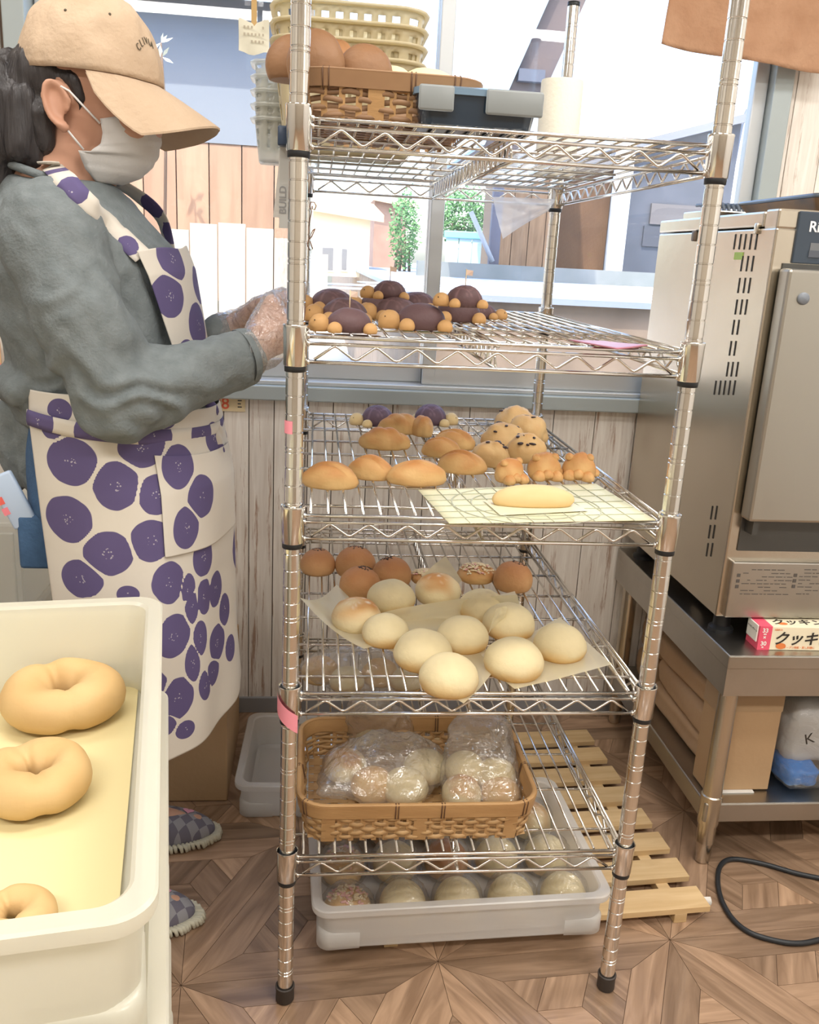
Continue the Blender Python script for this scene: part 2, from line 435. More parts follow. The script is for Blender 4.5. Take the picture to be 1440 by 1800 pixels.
# ================================================================== OUTSIDE
grd = mat('pale_concrete', (.62, .60, .56), .9, var=(.5, .49, .46), vscale=1.5)
struct(obj('ground', MB().box(-14, 16, 1.13, 30, -.35, -.25), grd, smooth=False, origin=(0, 3, -.25)), 'pale sunlit yard outside the window', 'ground')
TZ = 1.06
terr = obj('terrace', MB().box(.55, 14, 3.3, 30, -.25, TZ - .03), mat('terrace_wall', (.30, .23, .17), .9, var=(.2, .15, .11), vscale=4), smooth=False)
struct(terr, 'raised terrace with a brown edge beyond the yard', 'terrace')
obj('paving', MB().box(.5, 14, 3.25, 30, TZ - .03, TZ), mat('blue_grey_paving', (.33, .38, .46), .7, var=(.25, .30, .37), vscale=1.2), terr, smooth=False)
for k in range(7):
    p = obj('pale_strip', MB().box(-2.6, 2.6, -.06 - .03 * (k % 3), .06, 0, .006), mat('pale_strip', (.75, .75, .73), .8), terr, smooth=False, local=True)
    p.location = Vector((2.3 + .25 * k, 3.75 + .62 * k, TZ)) - Vector(terr.location); p.rotation_euler.z = math.radians(15)
curb = obj('curb_wall', MB().box(1.0, 6.2, 7.68, 7.8, TZ, TZ + .14), mat('mossy_concrete', (.28, .29, .28), .9, var=(.19, .21, .20), vscale=3), smooth=False, label='low mossy concrete curb in front of the brown shed')
tag(curb, 'low mossy concrete curb in front of the brown shed', 'curb')
Y8 = 8.1
def at8(u, v, y=Y8): return ony(u, v, y)
# brown shed of ribbed sheet and boards
sx0, sxm, sx1 = at8(868, 450).x, at8(978, 450).x, at8(1062, 450).x
shed = thing('storage_shed', 'brown shed with a ribbed sheet wall and board wall outside the window', 'shed', ((sx0 + sx1) / 2, Y8 + .3, TZ))
brd = wood_mat('old_boards', (.33, .20, .11), (.22, .125, .065), 'Z', rough=.8, scale=3, stretch=8)
x = sx0
while x < sxm - .02:
    obj('board', MB().box(x + .004, min(x + .17, sxm) - .004, Y8, Y8 + .03, TZ, TZ + 1.15), brd, shed, smooth=False); x += .17
pts = []; nn = 46
for k in range(nn * 4 + 1):
    xx = sxm + (sx1 - sxm) * k / (nn * 4); pts.append((xx, Y8 + .012 * math.sin(k * pi / 2)))
rib = MB(); rib.loops([[(a, b_, TZ) for a, b_ in pts], [(a, b_, TZ + 1.2) for a, b_ in pts]], closed=False)
obj('ribbed_sheet', rib, mat('rust_sheet', (.27, .16, .09), .7, .2, var=(.19, .11, .065), vscale=3), shed)
obj('side_wall', MB().box(sx0, sx1, Y8 + .03, Y8 + .75, TZ, TZ + 1.15), mat('shed_dark', (.22, .15, .10), .8), shed, smooth=False)
obj('roof', MB().box(sx0 - .1, sx1 + .1, Y8 - .08, Y8 + .8, TZ + 1.15, TZ + 1.22), mat('roof_grey', (.33, .34, .38), .6), shed, smooth=False)
hw = obj('ridge_sheet', MB().box(at8(1003, 240).x, at8(1060, 240).x, Y8 + .3, Y8 + .33, TZ + 1.2, at8(1040, 215).z), mat('pale_sheet', (.72, .72, .70), .7, var=(.55, .55, .55), vscale=20, vstretch=(6, 1, .1)), shed, smooth=False)
# white post
px0 = at8(1064, 420, Y8 - .18).x; px1 = at8(1094, 420, Y8 - .18).x
tag(obj('white_post', MB().box(px0, px1, Y8 - .30, Y8 - .22, TZ, TZ + 1.5, b=.01), mat('white_post_paint', (.80, .81, .80), .7, var=(.62, .64, .65), vscale=6)), 'broad white painted post between the two sheds', 'post')
# dark barn with low pitched roof
bx0 = at8(1098, 400).x; bx1 = at8(1278, 400).x
barn = thing('grey_barn', 'dark slate grey barn with a rising roof line outside', 'building', ((bx0 + bx1) / 2, Y8 + 1, TZ))
zc0, zc1 = at8(1110, 262).z, at8(1270, 205).z
w_ = MB(); w_.loops([[(bx0, Y8, TZ), (bx1, Y8, TZ), (bx1, Y8, zc1), (bx0, Y8, zc0)], [(bx0, Y8 + 2, TZ), (bx1, Y8 + 2, TZ), (bx1, Y8 + 2, zc1), (bx0, Y8 + 2, zc0)]], cap0=True, cap1=True)
obj('wall', w_, mat('slate_wall', (.085, .095, .12), .8, var=(.06, .07, .09), vscale=4), barn, smooth=False)
r_ = MB(); r_.loops([[(bx0 - .12, Y8 - .15, zc0 - .04), (bx1 + .1, Y8 - .15, zc1 - .02), (bx1 + .1, Y8 - .15, zc1 + .06), (bx0 - .12, Y8 - .15, zc0 + .03)], [(bx0 - .12, Y8 + 2.2, zc0 - .04), (bx1 + .1, Y8 + 2.2, zc1 - .02), (bx1 + .1, Y8 + 2.2, zc1 + .06), (bx0 - .12, Y8 + 2.2, zc0 + .03)]], cap0=True, cap1=True)
obj('roof', r_, mat('barn_roof', (.20, .21, .24), .6), barn, smooth=False)
obj('crate_panel', MB().box(bx0 + .25, bx0 + .8, Y8 - .03, Y8, TZ + .62, TZ + .82), mat('barn_panel', (.13, .12, .12), .8), barn, smooth=False)
obj('louver', MB().box(bx0 + .2, bx0 + .95, Y8 - .02, Y8, TZ + .40, TZ + .60), mat('barn_panel2', (.06, .065, .08), .8), barn, smooth=False)
# white house at right with down pipe
hx0 = at8(1262, 300, 10.5).x
wh = thing('white_outbuilding', 'white rendered outbuilding with a dark down pipe', 'building', (hx0 + .6, 11, TZ))
obj('wall', MB().box(hx0 + .06, hx0 + 2.2, 10.5, 12.0, TZ, at8(1330, 190, 10.5).z), mat('white_render', (.86, .85, .81), .9), wh, smooth=False)
ppx = at8(1292, 300, 10.45).x
obj('down_pipe', MB().tube([(ppx - .09, 10.45, TZ), (ppx - .06, 10.45, TZ + .9), (ppx, 10.45, at8(1300, 220, 10.45).z), (ppx + .04, 10.43, at8(1310, 195, 10.45).z), (ppx + .25, 10.42, at8(1330, 190, 10.45).z + .01)], .028, 8), mat('pipe_dark', (.10, .13, .18), .4), wh)
# tall white house with a brown eave (gable verge)
P0, P1 = ony(866, 200, 5.6), ony(968, -30, 5.6)
dv = (P1 - P0); P1 = P0 + dv * 2.2; P0 = P0 - dv * .25
gh = thing('gabled_house', 'tall white house with a steep brown eave rising beyond the window', 'house', (P0.x + 1.2, 6.6, TZ))
def verge(off0, off1, y0, y1, name, m):
    a = [(P0.x + off0, y0, P0.z), (P0.x + off1, y0, P0.z), (P1.x + off1, y0, P1.z), (P1.x + off0, y0, P1.z)]
    return obj(name, MB().loops([a, [(x, y1, z) for x, _, z in a]], cap0=True, cap1=True), m, gh, smooth=False)
verge(0, .035, 5.55, 7.6, 'fascia', mat('fascia_blue', (.36, .50, .62), .5))
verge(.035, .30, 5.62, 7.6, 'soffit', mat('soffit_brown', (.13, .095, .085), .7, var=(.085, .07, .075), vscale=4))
obj('wall', MB().loops([[(P0.x + .28, 5.75, TZ), (P0.x + 2.5, 5.75, TZ), (P0.x + 2.5, 5.75, P1.z), (P1.x + .28, 5.75, P1.z), (P0.x + .28, 5.75, P0.z)], [(P0.x + .28, 7.6, TZ), (P0.x + 2.5, 7.6, TZ), (P0.x + 2.5, 7.6, P1.z), (P1.x + .28, 7.6, P1.z), (P0.x + .28, 7.6, P0.z)]], cap0=True, cap1=True) if False else
    MB().box(at8(912, 200, 5.75).x + .02, at8(1000, 200, 5.75).x, 5.75, 7.5, at8(960, 300, 5.75).z, P1.z - .2), mat('white_render', (.86, .85, .81), .9), gh, smooth=False)
for v_ in (130, 210):
    q = ony(915 if v_ == 130 else 888, v_, 5.6)
    obj('bracket', MB().box(q.x - .02, q.x + .17, 5.56, 5.64, q.z - .05, q.z + .03), mat('bracket_dark', (.09, .10, .13), .6), gh, smooth=False)
# turquoise gate, tree, far houses
g0, g1 = at8(783, 440, 9.3).x, at8(852, 440, 9.3).x; gz0, gz1 = at8(800, 468, 9.3).z, at8(800, 409, 9.3).z
gate = thing('garden_gate', 'turquoise painted gate in front of the leafy bush', 'gate', ((g0 + g1) / 2, 9.3, gz0))
tq = mat('turquoise_paint', (.25, .60, .62), .5); tq2 = mat('pale_blue_paint', (.50, .70, .78), .5)
for k in range(3): obj('panel', MB().box(g0 + (g1 - g0) * k / 3 + .006, g0 + (g1 - g0) * (k + 1) / 3 - .006, 9.3, 9.33, gz0 - .1, gz1 - .06), tq2, gate, smooth=False)
obj('top_rail', MB().box(g0 - .02, g1 + .02, 9.28, 9.35, gz1 - .06, gz1 + .02, b=.01), tq, gate, smooth=False)
tag(obj('dark_gatepost', MB().box(at8(855, 440).x, at8(872, 440).x, Y8 - .2, Y8 - .1, TZ, at8(860, 330).z, b=.01), mat('gatepost_dark', (.13, .13, .17), .7)), 'dark post at the corner of the brown shed', 'post')
brc = MB().tube([ony(828, 372, 7.84), ony(866, 460, 7.84)], .024, 8); tag(obj('leaning_bar', brc, mat('bar_grey', (.42, .45, .50), .5)), 'grey bar leaning across the turquoise gate', 'bar')
leafm = mat('leaves', (.13, .29, .10), .6, var=(.07, .19, .06), vscale=3)
def bush(name, label, u0, u1, v0, v1, y, n, seed):
    rn = random.Random(seed); a, b_ = ony(u0, v1, y), ony(u1, v0, y); cx, cz = (a.x + b_.x) / 2, (a.z + b_.z) / 2; rx, rz_ = (b_.x - a.x) / 2, (b_.z - a.z) / 2
    t = thing(name, label, 'bush', (cx, y + .3, TZ))
    mb = MB()
    for _ in range(n):
        th, ph, q = rn.uniform(0, 2 * pi), math.acos(rn.uniform(-1, 1)), rn.uniform(.55, 1) * (1 + .25 * rn.random())
        p = Vector((cx + rx * q * math.sin(ph) * math.cos(th), y + .4 + .4 * q * math.sin(ph) * math.sin(th), cz + rz_ * q * math.cos(ph)))
        d = Vector((rn.uniform(-1, 1), rn.uniform(-1, 1), rn.uniform(-.6, .8))).normalized(); s1 = d.orthogonal().normalized(); l = rn.uniform(.035, .06)
        mb.add([p, p + d * l * .5 + s1 * l * .28, p + d * l, p + d * l * .5 - s1 * l * .28], [[0, 1, 2, 3]])
    f_ = obj('foliage', mb, leafm, t, smooth=False); f_['kind'] = 'stuff'
    st = MB()
    for k in range(4): st.tube([(cx + .06 * k - .1, y + .4, TZ - .02), (cx + rx * (.25 * k - .4), y + .4, cz - rz_ * .2)], [.02, .008], 6)
    obj('stem', st, mat('bark', (.16, .11, .08), .9), t)
bush('leafy_bush', 'green leafy bush growing above the turquoise gate', 775, 870, 330, 425, 9.7, 2600, 5)
bush('leafy_bush', 'hazy bush beside the small brown house', 690, 745, 335, 470, 9.5, 1300, 9)
def house(name, label, u0, u1, v0, v1, y, wall, roof, wins=()):
    a, b_ = ony(u0, v1, y), ony(u1, v0, y)
    t = thing(name, label, 'house', ((a.x + b_.x) / 2, y + 1, TZ - .1))
    obj('wall', MB().box(a.x, b_.x, y, y + 2, TZ - .1, b_.z), wall, t, smooth=False)
    obj('roof', MB().loops([[(a.x - .15, y - .15, b_.z - .02), (b_.x + .15, y - .15, b_.z - .12), (b_.x + .15, y - .15, b_.z - .04), (a.x - .15, y - .15, b_.z + .06)], [(a.x - .15, y + 2.1, b_.z + .25), (b_.x + .15, y + 2.1, b_.z + .15), (b_.x + .15, y + 2.1, b_.z + .2), (a.x - .15, y + 2.1, b_.z + .3)]], cap0=True, cap1=True), roof, t, smooth=False)
    for (wu0, wu1, wv0, wv1) in wins:
        p, q = ony(wu0, wv1, y), ony(wu1, wv0, y)
        wn = obj('window', MB().box(p.x - .02, q.x + .02, y - .02, y + .01, p.z - .02, q.z + .02), mat('far_frame', (.75, .72, .65), .6), t, smooth=False)
        obj('pane', MB().box(p.x, q.x, y - .03, y - .018, p.z, q.z), mat('far_glass', (.20, .20, .20), .2), wn, smooth=False)
house('cream_house', 'cream coloured house with two dark windows across the terrace', 548, 652, 372, 480, 10, mat('cream_wall', (.80, .70, .50), .9), mat('tan_roof', (.62, .48, .30), .8), ((566, 586, 436, 474), (600, 610, 438, 474)))
house('brown_house', 'small brown timber house beside the cream one', 655, 716, 352, 470, 12.6, mat('brown_wall', (.42, .26, .19), .9, var=(.30, .19, .14), vscale=4), mat('tan_roof', (.62, .48, .30), .8))
# plank wall of the neighbour, across the narrow yard, with a scalloped white fence before it
YF = 2.75
nb = thing('neighbour_wall', 'tall plank wall facing the window, with shade painted grey above and boards below', 'wall', (-1.6, YF + .1, -.25))
pw = wood_mat('pinkish_planks', (.50, .33, .22), (.40, .25, .165), 'Z', rough=.8, scale=2.5, stretch=8, jitter=.12)
xe = ony(538, 300, YF).x; NZ = ony(520, 8, YF).z; MZ = ony(350, 250, YF).z
x = xe
while x > -4.2:
    obj('plank', MB().box(x - .128, x, YF, YF + .03, -.25, MZ), pw, nb, smooth=False); x -= .133
obj('painted_shade_panel', MB().box(-4.3, xe, YF - .004, YF + .03, MZ, NZ), mat('painted_shade_grey', (.27, .31, .36), .8, var=(.245, .285, .335), vscale=2), nb, smooth=False)  # flat grey panel carries the shade over the upper planks
obj('backing', MB().box(-4.3, xe + .01, YF + .03, YF + .4, -.25, NZ), mat('backing_dark', (.2, .14, .11), .9), nb, smooth=False)
nbr = MB(); xr_ = ony(600, 10, YF - .3).x
nbr.loops([[(-4.4, YF - .10, NZ), (xr_, YF - .10, NZ), (xr_, YF - .10, NZ + .05), (-4.4, YF - .10, NZ + .05)], [(-4.4, YF + 1.6, NZ + .55), (xr_, YF + 1.6, NZ + .55), (xr_, YF + 1.6, NZ + .6), (-4.4, YF + 1.6, NZ + .6)]], cap0=True, cap1=True)
obj('roof', nbr, mat('tile_grey', (.36, .37, .40), .7), nb, smooth=False)
obj('gutter', MB().tube([(-4.4, YF - .13, NZ + .03), (xr_ + .03, YF - .13, NZ + .03)], .035, 10), mat('white_gutter', (.85, .86, .85), .5), nb)
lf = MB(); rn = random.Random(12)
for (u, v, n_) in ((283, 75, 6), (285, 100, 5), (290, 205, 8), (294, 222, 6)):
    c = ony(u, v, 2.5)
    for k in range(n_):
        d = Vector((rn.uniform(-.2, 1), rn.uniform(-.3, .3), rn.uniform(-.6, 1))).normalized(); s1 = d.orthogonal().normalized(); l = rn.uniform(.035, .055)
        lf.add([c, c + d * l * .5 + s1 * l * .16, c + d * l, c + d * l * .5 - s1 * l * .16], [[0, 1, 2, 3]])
spg = thing('sunlit_shrub', 'shrub with sun-whitened leaf colour in the yard behind the beige cap', 'shrub', (ony(270, 150, 2.5).x, 2.5, -.25))
obj('leaves', lf, mat('sunlit_leaf_tint', (.80, .82, .66), .6), spg, smooth=False)['kind'] = 'stuff'  # leaf colour made pale to carry the full sun on it
c0_, c1_ = ony(283, 75, 2.5), ony(292, 212, 2.5)
obj('stem', MB().tube([(c1_.x - .05, 2.5, -.25), (c1_.x - .03, 2.5, .8), c1_, c0_], [.010, .008, .006, .003], 6), mat('bark', (.16, .11, .08), .9), spg)
xq = -3.6; YP = 2.35
wp = mat('white_picket_paint', (.72, .69, .60), .7)
fen = thing('picket_fence', 'white scalloped board fence in the sunlit yard', 'fence', (-1.6, YP, -.25))
arcx = ony(400, 400, YP).x; arch = ony(400, 392, YP).z
while xq < xe + .05:
    d = ((xq + .05 - arcx + .34) % .68) - .34
    top = arch - .10 * (d / .34) ** 2
    obj('picket', MB().box(xq, xq + .100, YP, YP + .02, -.25, top), wp, fen, smooth=False); xq += .105
obj('rail', MB().box(-3.6, xe + .1, YP + .02, YP + .05, .95, 1.02), wp, fen, smooth=False)
obj('rail', MB().box(-3.6, xe + .1, YP + .02, YP + .05, .2, .27), wp, fen, smooth=False)
# ---- brown cloth hanging over the window
def cloth():
    y = YW - .075; n, m_ = 60, 30; rows = []
    L_ = ony(1163, 77, y); R_ = ony(1470, 122, y)
    for j in range(m_ + 1):
        t = j / m_; row = []
        for i in range(n + 1):
            s = i / n; x = L_.x + (R_.x - L_.x) * s + .02 * (1 - s) * t
            zb = L_.z + (R_.z - L_.z) * s - .004 * math.sin(pi * min(1, s * 1.1)) - .012 * s
            z = zb + (2.0 - zb) * t
            row.append((x, y + .012 * math.sin(s * 9) * (1 - t * .5) + .004 * fn((x, z, 0), 25), z))
        rows.append(row)
    return MB().loops(rows, closed=False)
cl = obj('window_cloth', cloth(), mat('brown_cloth', (.47, .275, .165), .9, var=(.38, .205, .115), vscale=14, bump=.5, bscale=40))
md = cl.modifiers.new('thick', 'SOLIDIFY'); md.thickness = .0018
tag(cl, 'brown crinkled cloth hanging over the top of the window', 'curtain')
rdz = MB().tube([(.78, YW - .078, 2.0), (1.35, YW - .078, 2.0)], .008, 8)
tag(obj('curtain_rod', rdz, alu), 'thin rod carrying the brown cloth above the window', 'rod')
# ================================================================== WIRE RACK
W, D = .56, .850
SB = [.24129, .53177, .81389, 1.06768, 1.3415]      # underside of the collars, shelf by shelf
DK = [b + .0445 for b in SB]                        # top of the deck wires
PH = 1.757
rack = thing('wire_rack', 'five-tier chrome wire shelving rack loaded with bread', 'rack', (W / 2, D / 2, 0))
def post_mesh():
    prof = [(.0, .02), (.0125, .02)]; z = .062; k = 0
    while z < PH - .02:
        gs = [z] if k % 5 else [z - .0025, z + .0035]
        for g in gs: prof += [(.0127, g - .0013), (.0117, g - .0004), (.0117, g + .0004), (.0127, g + .0013)]
        z += .0254; k += 1
    prof += [(.0127, PH - .004), (.011, PH), (0, PH)]
    return MB().lathe(prof, n=20, cap=False)
pm = None
for i, (x, y) in enumerate(((0, 0), (W, 0), (0, D), (W, D))):
    if pm is None:
        pm = obj('post', post_mesh(), chrome, rack, local=True, angle=22); p = pm
    else: p = instance(pm, rack)
    p.location = Vector((x, y, 0)) - Vector(rack.location)
    if i == 0:
        ft = obj('foot', MB().lathe([(0, 0), (.0135, 0), (.0155, .003), (.0152, .024), (.0162, .026), (.0162, .030), (.0140, .031), (.0126, .029)], n=20, cap=False), mat('foot_rubber', (.055, .045, .04), .6), p, local=True, angle=40)
        cp = obj('post_cap', MB().lathe([(.0127, PH - .006), (.0134, PH - .005), (.0134, PH + .003), (0, PH + .004)], n=16, cap=False), blackpl, p, local=True)
    else:
        instance(ft, p); instance(cp, p)
pink = mat('pink_tape', (.85, .30, .36), .7)
def wrap_tape(z0, z1, a0, a1, tilt, parent, name='tape'):
    n = 10; rows = []
    for zz in (0, .5, 1):
        rows.append([(.0134 * math.cos(a0 + (a1 - a0) * i / n) + (.02 if False else 0), .0134 * math.sin(a0 + (a1 - a0) * i / n), z0 + (z1 - z0) * zz + tilt * (i / n - .5)) for i in range(n + 1)])
    return obj(name, MB().loops(rows, closed=False), pink, parent, local=True, label='pink tape')
z_ = ony(510, 752, -.012).z; wrap_tape(z_ - .009, z_ + .009, pi * .95, pi * 1.45, 0, pm)
# one shelf
def zig(p0, p1, z0, z1, n, r):
    p0, p1 = Vector(p0), Vector(p1); pts = []
    for k in range(n * 2 + 1):
        t = k / (n * 2); q = p0.lerp(p1, t); pts.append((q.x, q.y, z1 if k % 2 else z0))
    out = []
    for i in range(len(pts)):       # round the bends a little
        p = Vector(pts[i])
        if 0 < i < len(pts) - 1:
            a, b = Vector(pts[i - 1]), Vector(pts[i + 1]); out += [p + (a - p) * .14, p + ((a - p) + (b - p)) * .035, p + (b - p) * .14]
        else: out.append(p)
    return out
def shelf_parts(parent):
    r = .0028
    dk = MB()
    for k in range(1, 22):
        x = W * k / 22; dk.tube([(x, .004, .0425), (x, D - .004, .0425)], .0021, 6)
    for k in range(7):
        y = .062 + .121 * k; dk.tube([(.004, y, .0382), (W - .004, y, .0382)], .0024, 6)
    dko = obj('deck_wires', dk, chrome, parent, local=True)
    for (p0, p1, n, nm) in (((.016, 0), (W - .016, 0), 9, 'front_truss'), ((.016, D), (W - .016, D), 9, 'back_truss'), ((0, .016), (0, D - .016), 14, 'side_truss'), ((W, .016), (W, D - .016), 14, 'side_truss')):
        t = MB()
        for z in (.0405, .031, .006): t.tube([(*p0, z), (*p1, z)], r if z != .031 else .0025, 8)
        ob = obj(nm, t, chrome, parent, local=True)
        a, b = Vector((*p0, 0)), Vector((*p1, 0)); q0 = a.lerp(b, .018); q1 = a.lerp(b, .982)
        obj('zigzag_wire', MB().tube(zig(q0, q1, .0095, .0295, n, .002), .0021, 6), chrome, ob, local=True)
    t = MB(); t.tube([(W / 2, .002, .0375), (W / 2, D - .002, .0375)], .0026, 6).tube([(W / 2, .002, .006), (W / 2, D - .002, .006)], .003, 8)
    ob = obj('centre_brace', t, chrome, parent, local=True)
    obj('zigzag_wire', MB().tube(zig((W / 2, .01, 0), (W / 2, D - .01, 0), .008, .036, 22, .002), .002, 6), chrome, ob, local=True)
    col = clp = None
    for (x, y) in ((0, 0), (W, 0), (0, D), (W, D)):
        if col is None:
            col = obj('collar', MB().lathe([(.0150, .0), (.0160, .001), (.0172, .052), (.0178, .054), (.0172, .0555), (.0158, .054), (.0150, .045), (.0140, .002), (.0150, 0)], n=24, cap=False), chrome, parent, local=True, angle=50)
            clp = obj('clip', MB().lathe([(.0129, -.008), (.0146, -.0075), (.0149, -.001), (.0140, .004), (.0130, .053), (.0129, -.008)], n=20, cap=False), blackpl, col, local=True)
            wd = MB()
            for zz in (.0405, .031, .006):
                wd.tube([(.0155, 0, zz), (.019, 0, zz)], .0042, 8)
            wl = obj('weld', wd, chrome, col, local=True)
            c = col
        else:
            c = instance(col, parent); instance(clp, c); w2 = instance(wl, c)
            if x > 0: w2.rotation_euler.z = pi
        c.location = (x, y, 0)
sp = obj('shelf_anchor', MB().box(0, .001, 0, .001, 0, .001), chrome, rack, local=True)
bpy.data.objects.remove(sp)
for i, b in enumerate(SB):
    if i == 0:
        sh0 = bpy.data.objects.new('shelf', None); COL.objects.link(sh0); sh0.parent = rack; sh0.empty_display_size = .05
        shelf_parts(sh0); sh = sh0
    else: sh = copy_tree(sh0, rack)
    sh.location = Vector((0, 0, b)) - Vector(rack.location)
tp = MB()   # torn tape over the second collar
q0 = ony(490, 1228, -.019); q1 = ony(527, 1262, -.0165)
for (a, b_) in ((0, 1),):
    n = 8; rows = []
    for zz in (0, 1):
        rows.append([(lambda an: (.0187 * math.cos(an), .0187 * math.sin(an), SB[1] + .044 - .030 * zz - .034 * (i / n)))(pi * 1.02 + pi * .72 * i / n) for i in range(n + 1)])
    tp.loops(rows, closed=False)
obj('tape', tp, pink, pm, local=True, label='pink tape')
# ================================================================== OVEN SIDE
TX, TY0, TZT = .853, .305, .495
tbl = thing('steel_table', 'low stainless steel work table under the oven', 'table', (TX + .4, TY0 + .34, 0))
obj('table_top', MB().box(TX, TX + .80, TY0, .985, TZT - .03, TZT, b=.003), steel2, tbl, smooth=False)
obj('apron_panel', MB().box(TX + .001, TX + .799, TY0 + .001, TY0 + .004, TZT - .088, TZT - .02), steel2, tbl, smooth=False)
obj('apron_panel', MB().box(TX + .001, TX + .004, TY0 + .004, .984, TZT - .088, TZT - .02), steel2, tbl, smooth=False)
zs1 = ony(1300, 1414, TY0 + .01).z; zs0 = ony(1300, 1446, TY0 + .01).z
obj('lower_shelf', MB().box(TX + .008, TX + .79, TY0 + .012, .975, zs0, zs1, b=.003), steel2, tbl, smooth=False)
for (lx, ly) in ((TX + .028, TY0 + .03), (TX + .028, .93), (TX + .77, TY0 + .03), (TX + .77, .93)):
    lg = obj('leg', MB().lathe([(.0195, .05), (.0195, zs0 - .012), (.0225, zs0 - .01), (.0225, zs1 + .012), (.0195, zs1 + .014), (.0195, TZT - .088), (.0225, TZT - .087), (.0225, TZT - .03)], (lx, ly, 0), 20), steel, tbl, angle=30)
    obj('foot', MB().lathe([(.013, 0), (.0165, .004), (.0175, .045), (.0185, .05)], (lx, ly, 0), 18), steel, lg, angle=40)
OX, OY0, OY1, OZ0, OZ1 = .853, .385, .965, .545, 1.335
ov = thing('bakery_oven', 'stainless steel countertop oven with slotted side vents', 'oven', (OX + .33, (OY0 + OY1) / 2, TZT))
obj('body', MB().box(OX, OX + .64, OY0, OY1, OZ0, OZ1 - .030, b=.004), steel, ov, smooth=False)
obj('top_cover', MB().box(OX - .001, OX + .641, OY0 + .052, OY1, OZ1 - .028, OZ1, b=.004), steel, ov, smooth=False)
obj('corner_post', MB().box(OX, OX + .64, OY0, OY0 + .049, OZ1 - .032, OZ1 + .003, b=.004), steel, ov, smooth=False)
dark = mat('vent_dark', (.03, .028, .025), .7)
S5 = 4.865; slots = []
for xs, y0, y1 in (((545, 590, 633, 680, 728), 395, 530), ((605, 652, 697), 582, 717), ((580, 627, 670), 770, 902), ((557, 600, 642), 955, 1085), ((532, 573), 1130, 1257), ((507, 547), 1310, 1437), ((483, 522, 565), 1485, 1620), ((377, 417, 457, 498, 540), 1650, 1770)):
    for x in xs: slots.append((1180 + x / S5, 330 + (y0 + y1) / 2 / S5))
for xs, y0, y1 in (((955, 975), 1130, 1190), ((945, 965), 1212, 1280), ((935, 955), 1295, 1360)):
    for x in xs: slots.append((880 + x / 2.571, 450 + (y0 + y1) / 2 / 2.571))
sl = None
for (u, v) in slots:
    p = onx(u, v, OX)
    if sl is None: sl = obj('vent_slot', MB().box(-.0012, .002, -.0018, .0018, -.0145, .0145), dark, ov, smooth=False, local=True); o = sl
    else: o = instance(sl, ov)
    o.location = p - Vector(ov.location)
p = onx(1222, 415, OX); obj('latch_button', MB().box(OX - .006, OX + .002, p.y - .008, p.y + .008, p.z - .011, p.z + .011, b=.003), mat('latch_brown', (.16, .12, .09), .5), ov)
p = onx(1333, 402, OX); obj('corner_catch', MB().box(OX - .006, OX + .002, p.y - .006, p.y + .006, p.z - .010, p.z + .010, b=.002), steel, ov)
p = onx(1299, 450, OX); obj('sticker', MB().box(OX - .0014, OX, p.y - .018, p.y + .018, p.z - .007, p.z + .007), mat('green_sticker', (.34, .48, .10), .6), ov, smooth=False, label='small green sticker')
FY = OY0 - .001
def fp(u, v, y=FY): return ony(u, v, y)
a, b_ = fp(1380, 462), fp(1520, 378)
pan = obj('control_panel', MB().box(a.x + .012, OX + .62, FY - .004, FY + .01, a.z, b_.z, b=.002), mat('panel_slate', (.045, .062, .085), .35), ov, smooth=False)
t = text_mesh('Rinnai', .026, .0004, bold=.0004); q = fp(1419, 407)
t.xform(Matrix.Translation((q.x, FY - .0046, q.z)) @ Matrix.Rotation(pi / 2, 4, 'X')); obj('lettering', t, mat('print_white', (.85, .85, .85), .5), pan, smooth=False)
q = fp(1423, 430); obj('display', MB().box(q.x, q.x + .06, FY - .005, FY - .004, q.z - .012, q.z + .003), mat('display_grey', (.16, .17, .18), .3), pan, smooth=False)
q = fp(1420, 440); obj('button', MB().box(q.x, q.x + .022, FY - .006, FY - .004, q.z - .012, q.z), mat('display_grey2', (.09, .10, .12), .4), pan, smooth=False)
# recess, door
dz0, dz1 = fp(1330, 968).z, fp(1400, 468).z
obj('door_recess', MB().box(OX + .022, OX + .62, FY - .002, FY + .02, dz0, dz1 + .004), mat('recess_dark', (.10, .10, .095), .4, .6), ov, smooth=False)
DY = FY - .045
da = ony(1392, 472, DY); db = ony(1313, 918, DY)
dx0 = (da.x + db.x) / 2
dr = obj('door', MB().box(dx0, OX + .62, DY, FY - .006, db.z, da.z, b=.006), mat('door_steel', (.46, .445, .40), .34, 1.0, bump=.02, bscale=25), ov, smooth=False)
q = ony(1412, 525, DY); m_ = Matrix.Translation((q.x, DY, q.z)) @ Matrix.Rotation(pi / 2, 4, 'X')
obj('door_knob', MB().lathe([(.011, -.002), (.011, .003), (.009, .006), (0, .0065)], n=20, mx=m_, cap=False), mat('knob_grey', (.20, .22, .25), .4), dr)
obj('hinge_channel', MB().box(OX + .03, OX + .042, DY + .012, FY, db.z - .03, da.z - .03), mat('recess_dark', (.10, .10, .095), .4, .6), ov, smooth=False)
lz1 = fp(1300, 984).z
lp = obj('lower_panel', MB().box(OX + .012, OX + .628, FY - .014, FY + .01, OZ0 + .004, lz1, b=.003), steel2, ov, smooth=False)
ink = mat('print_grey', (.10, .09, .08), .6)
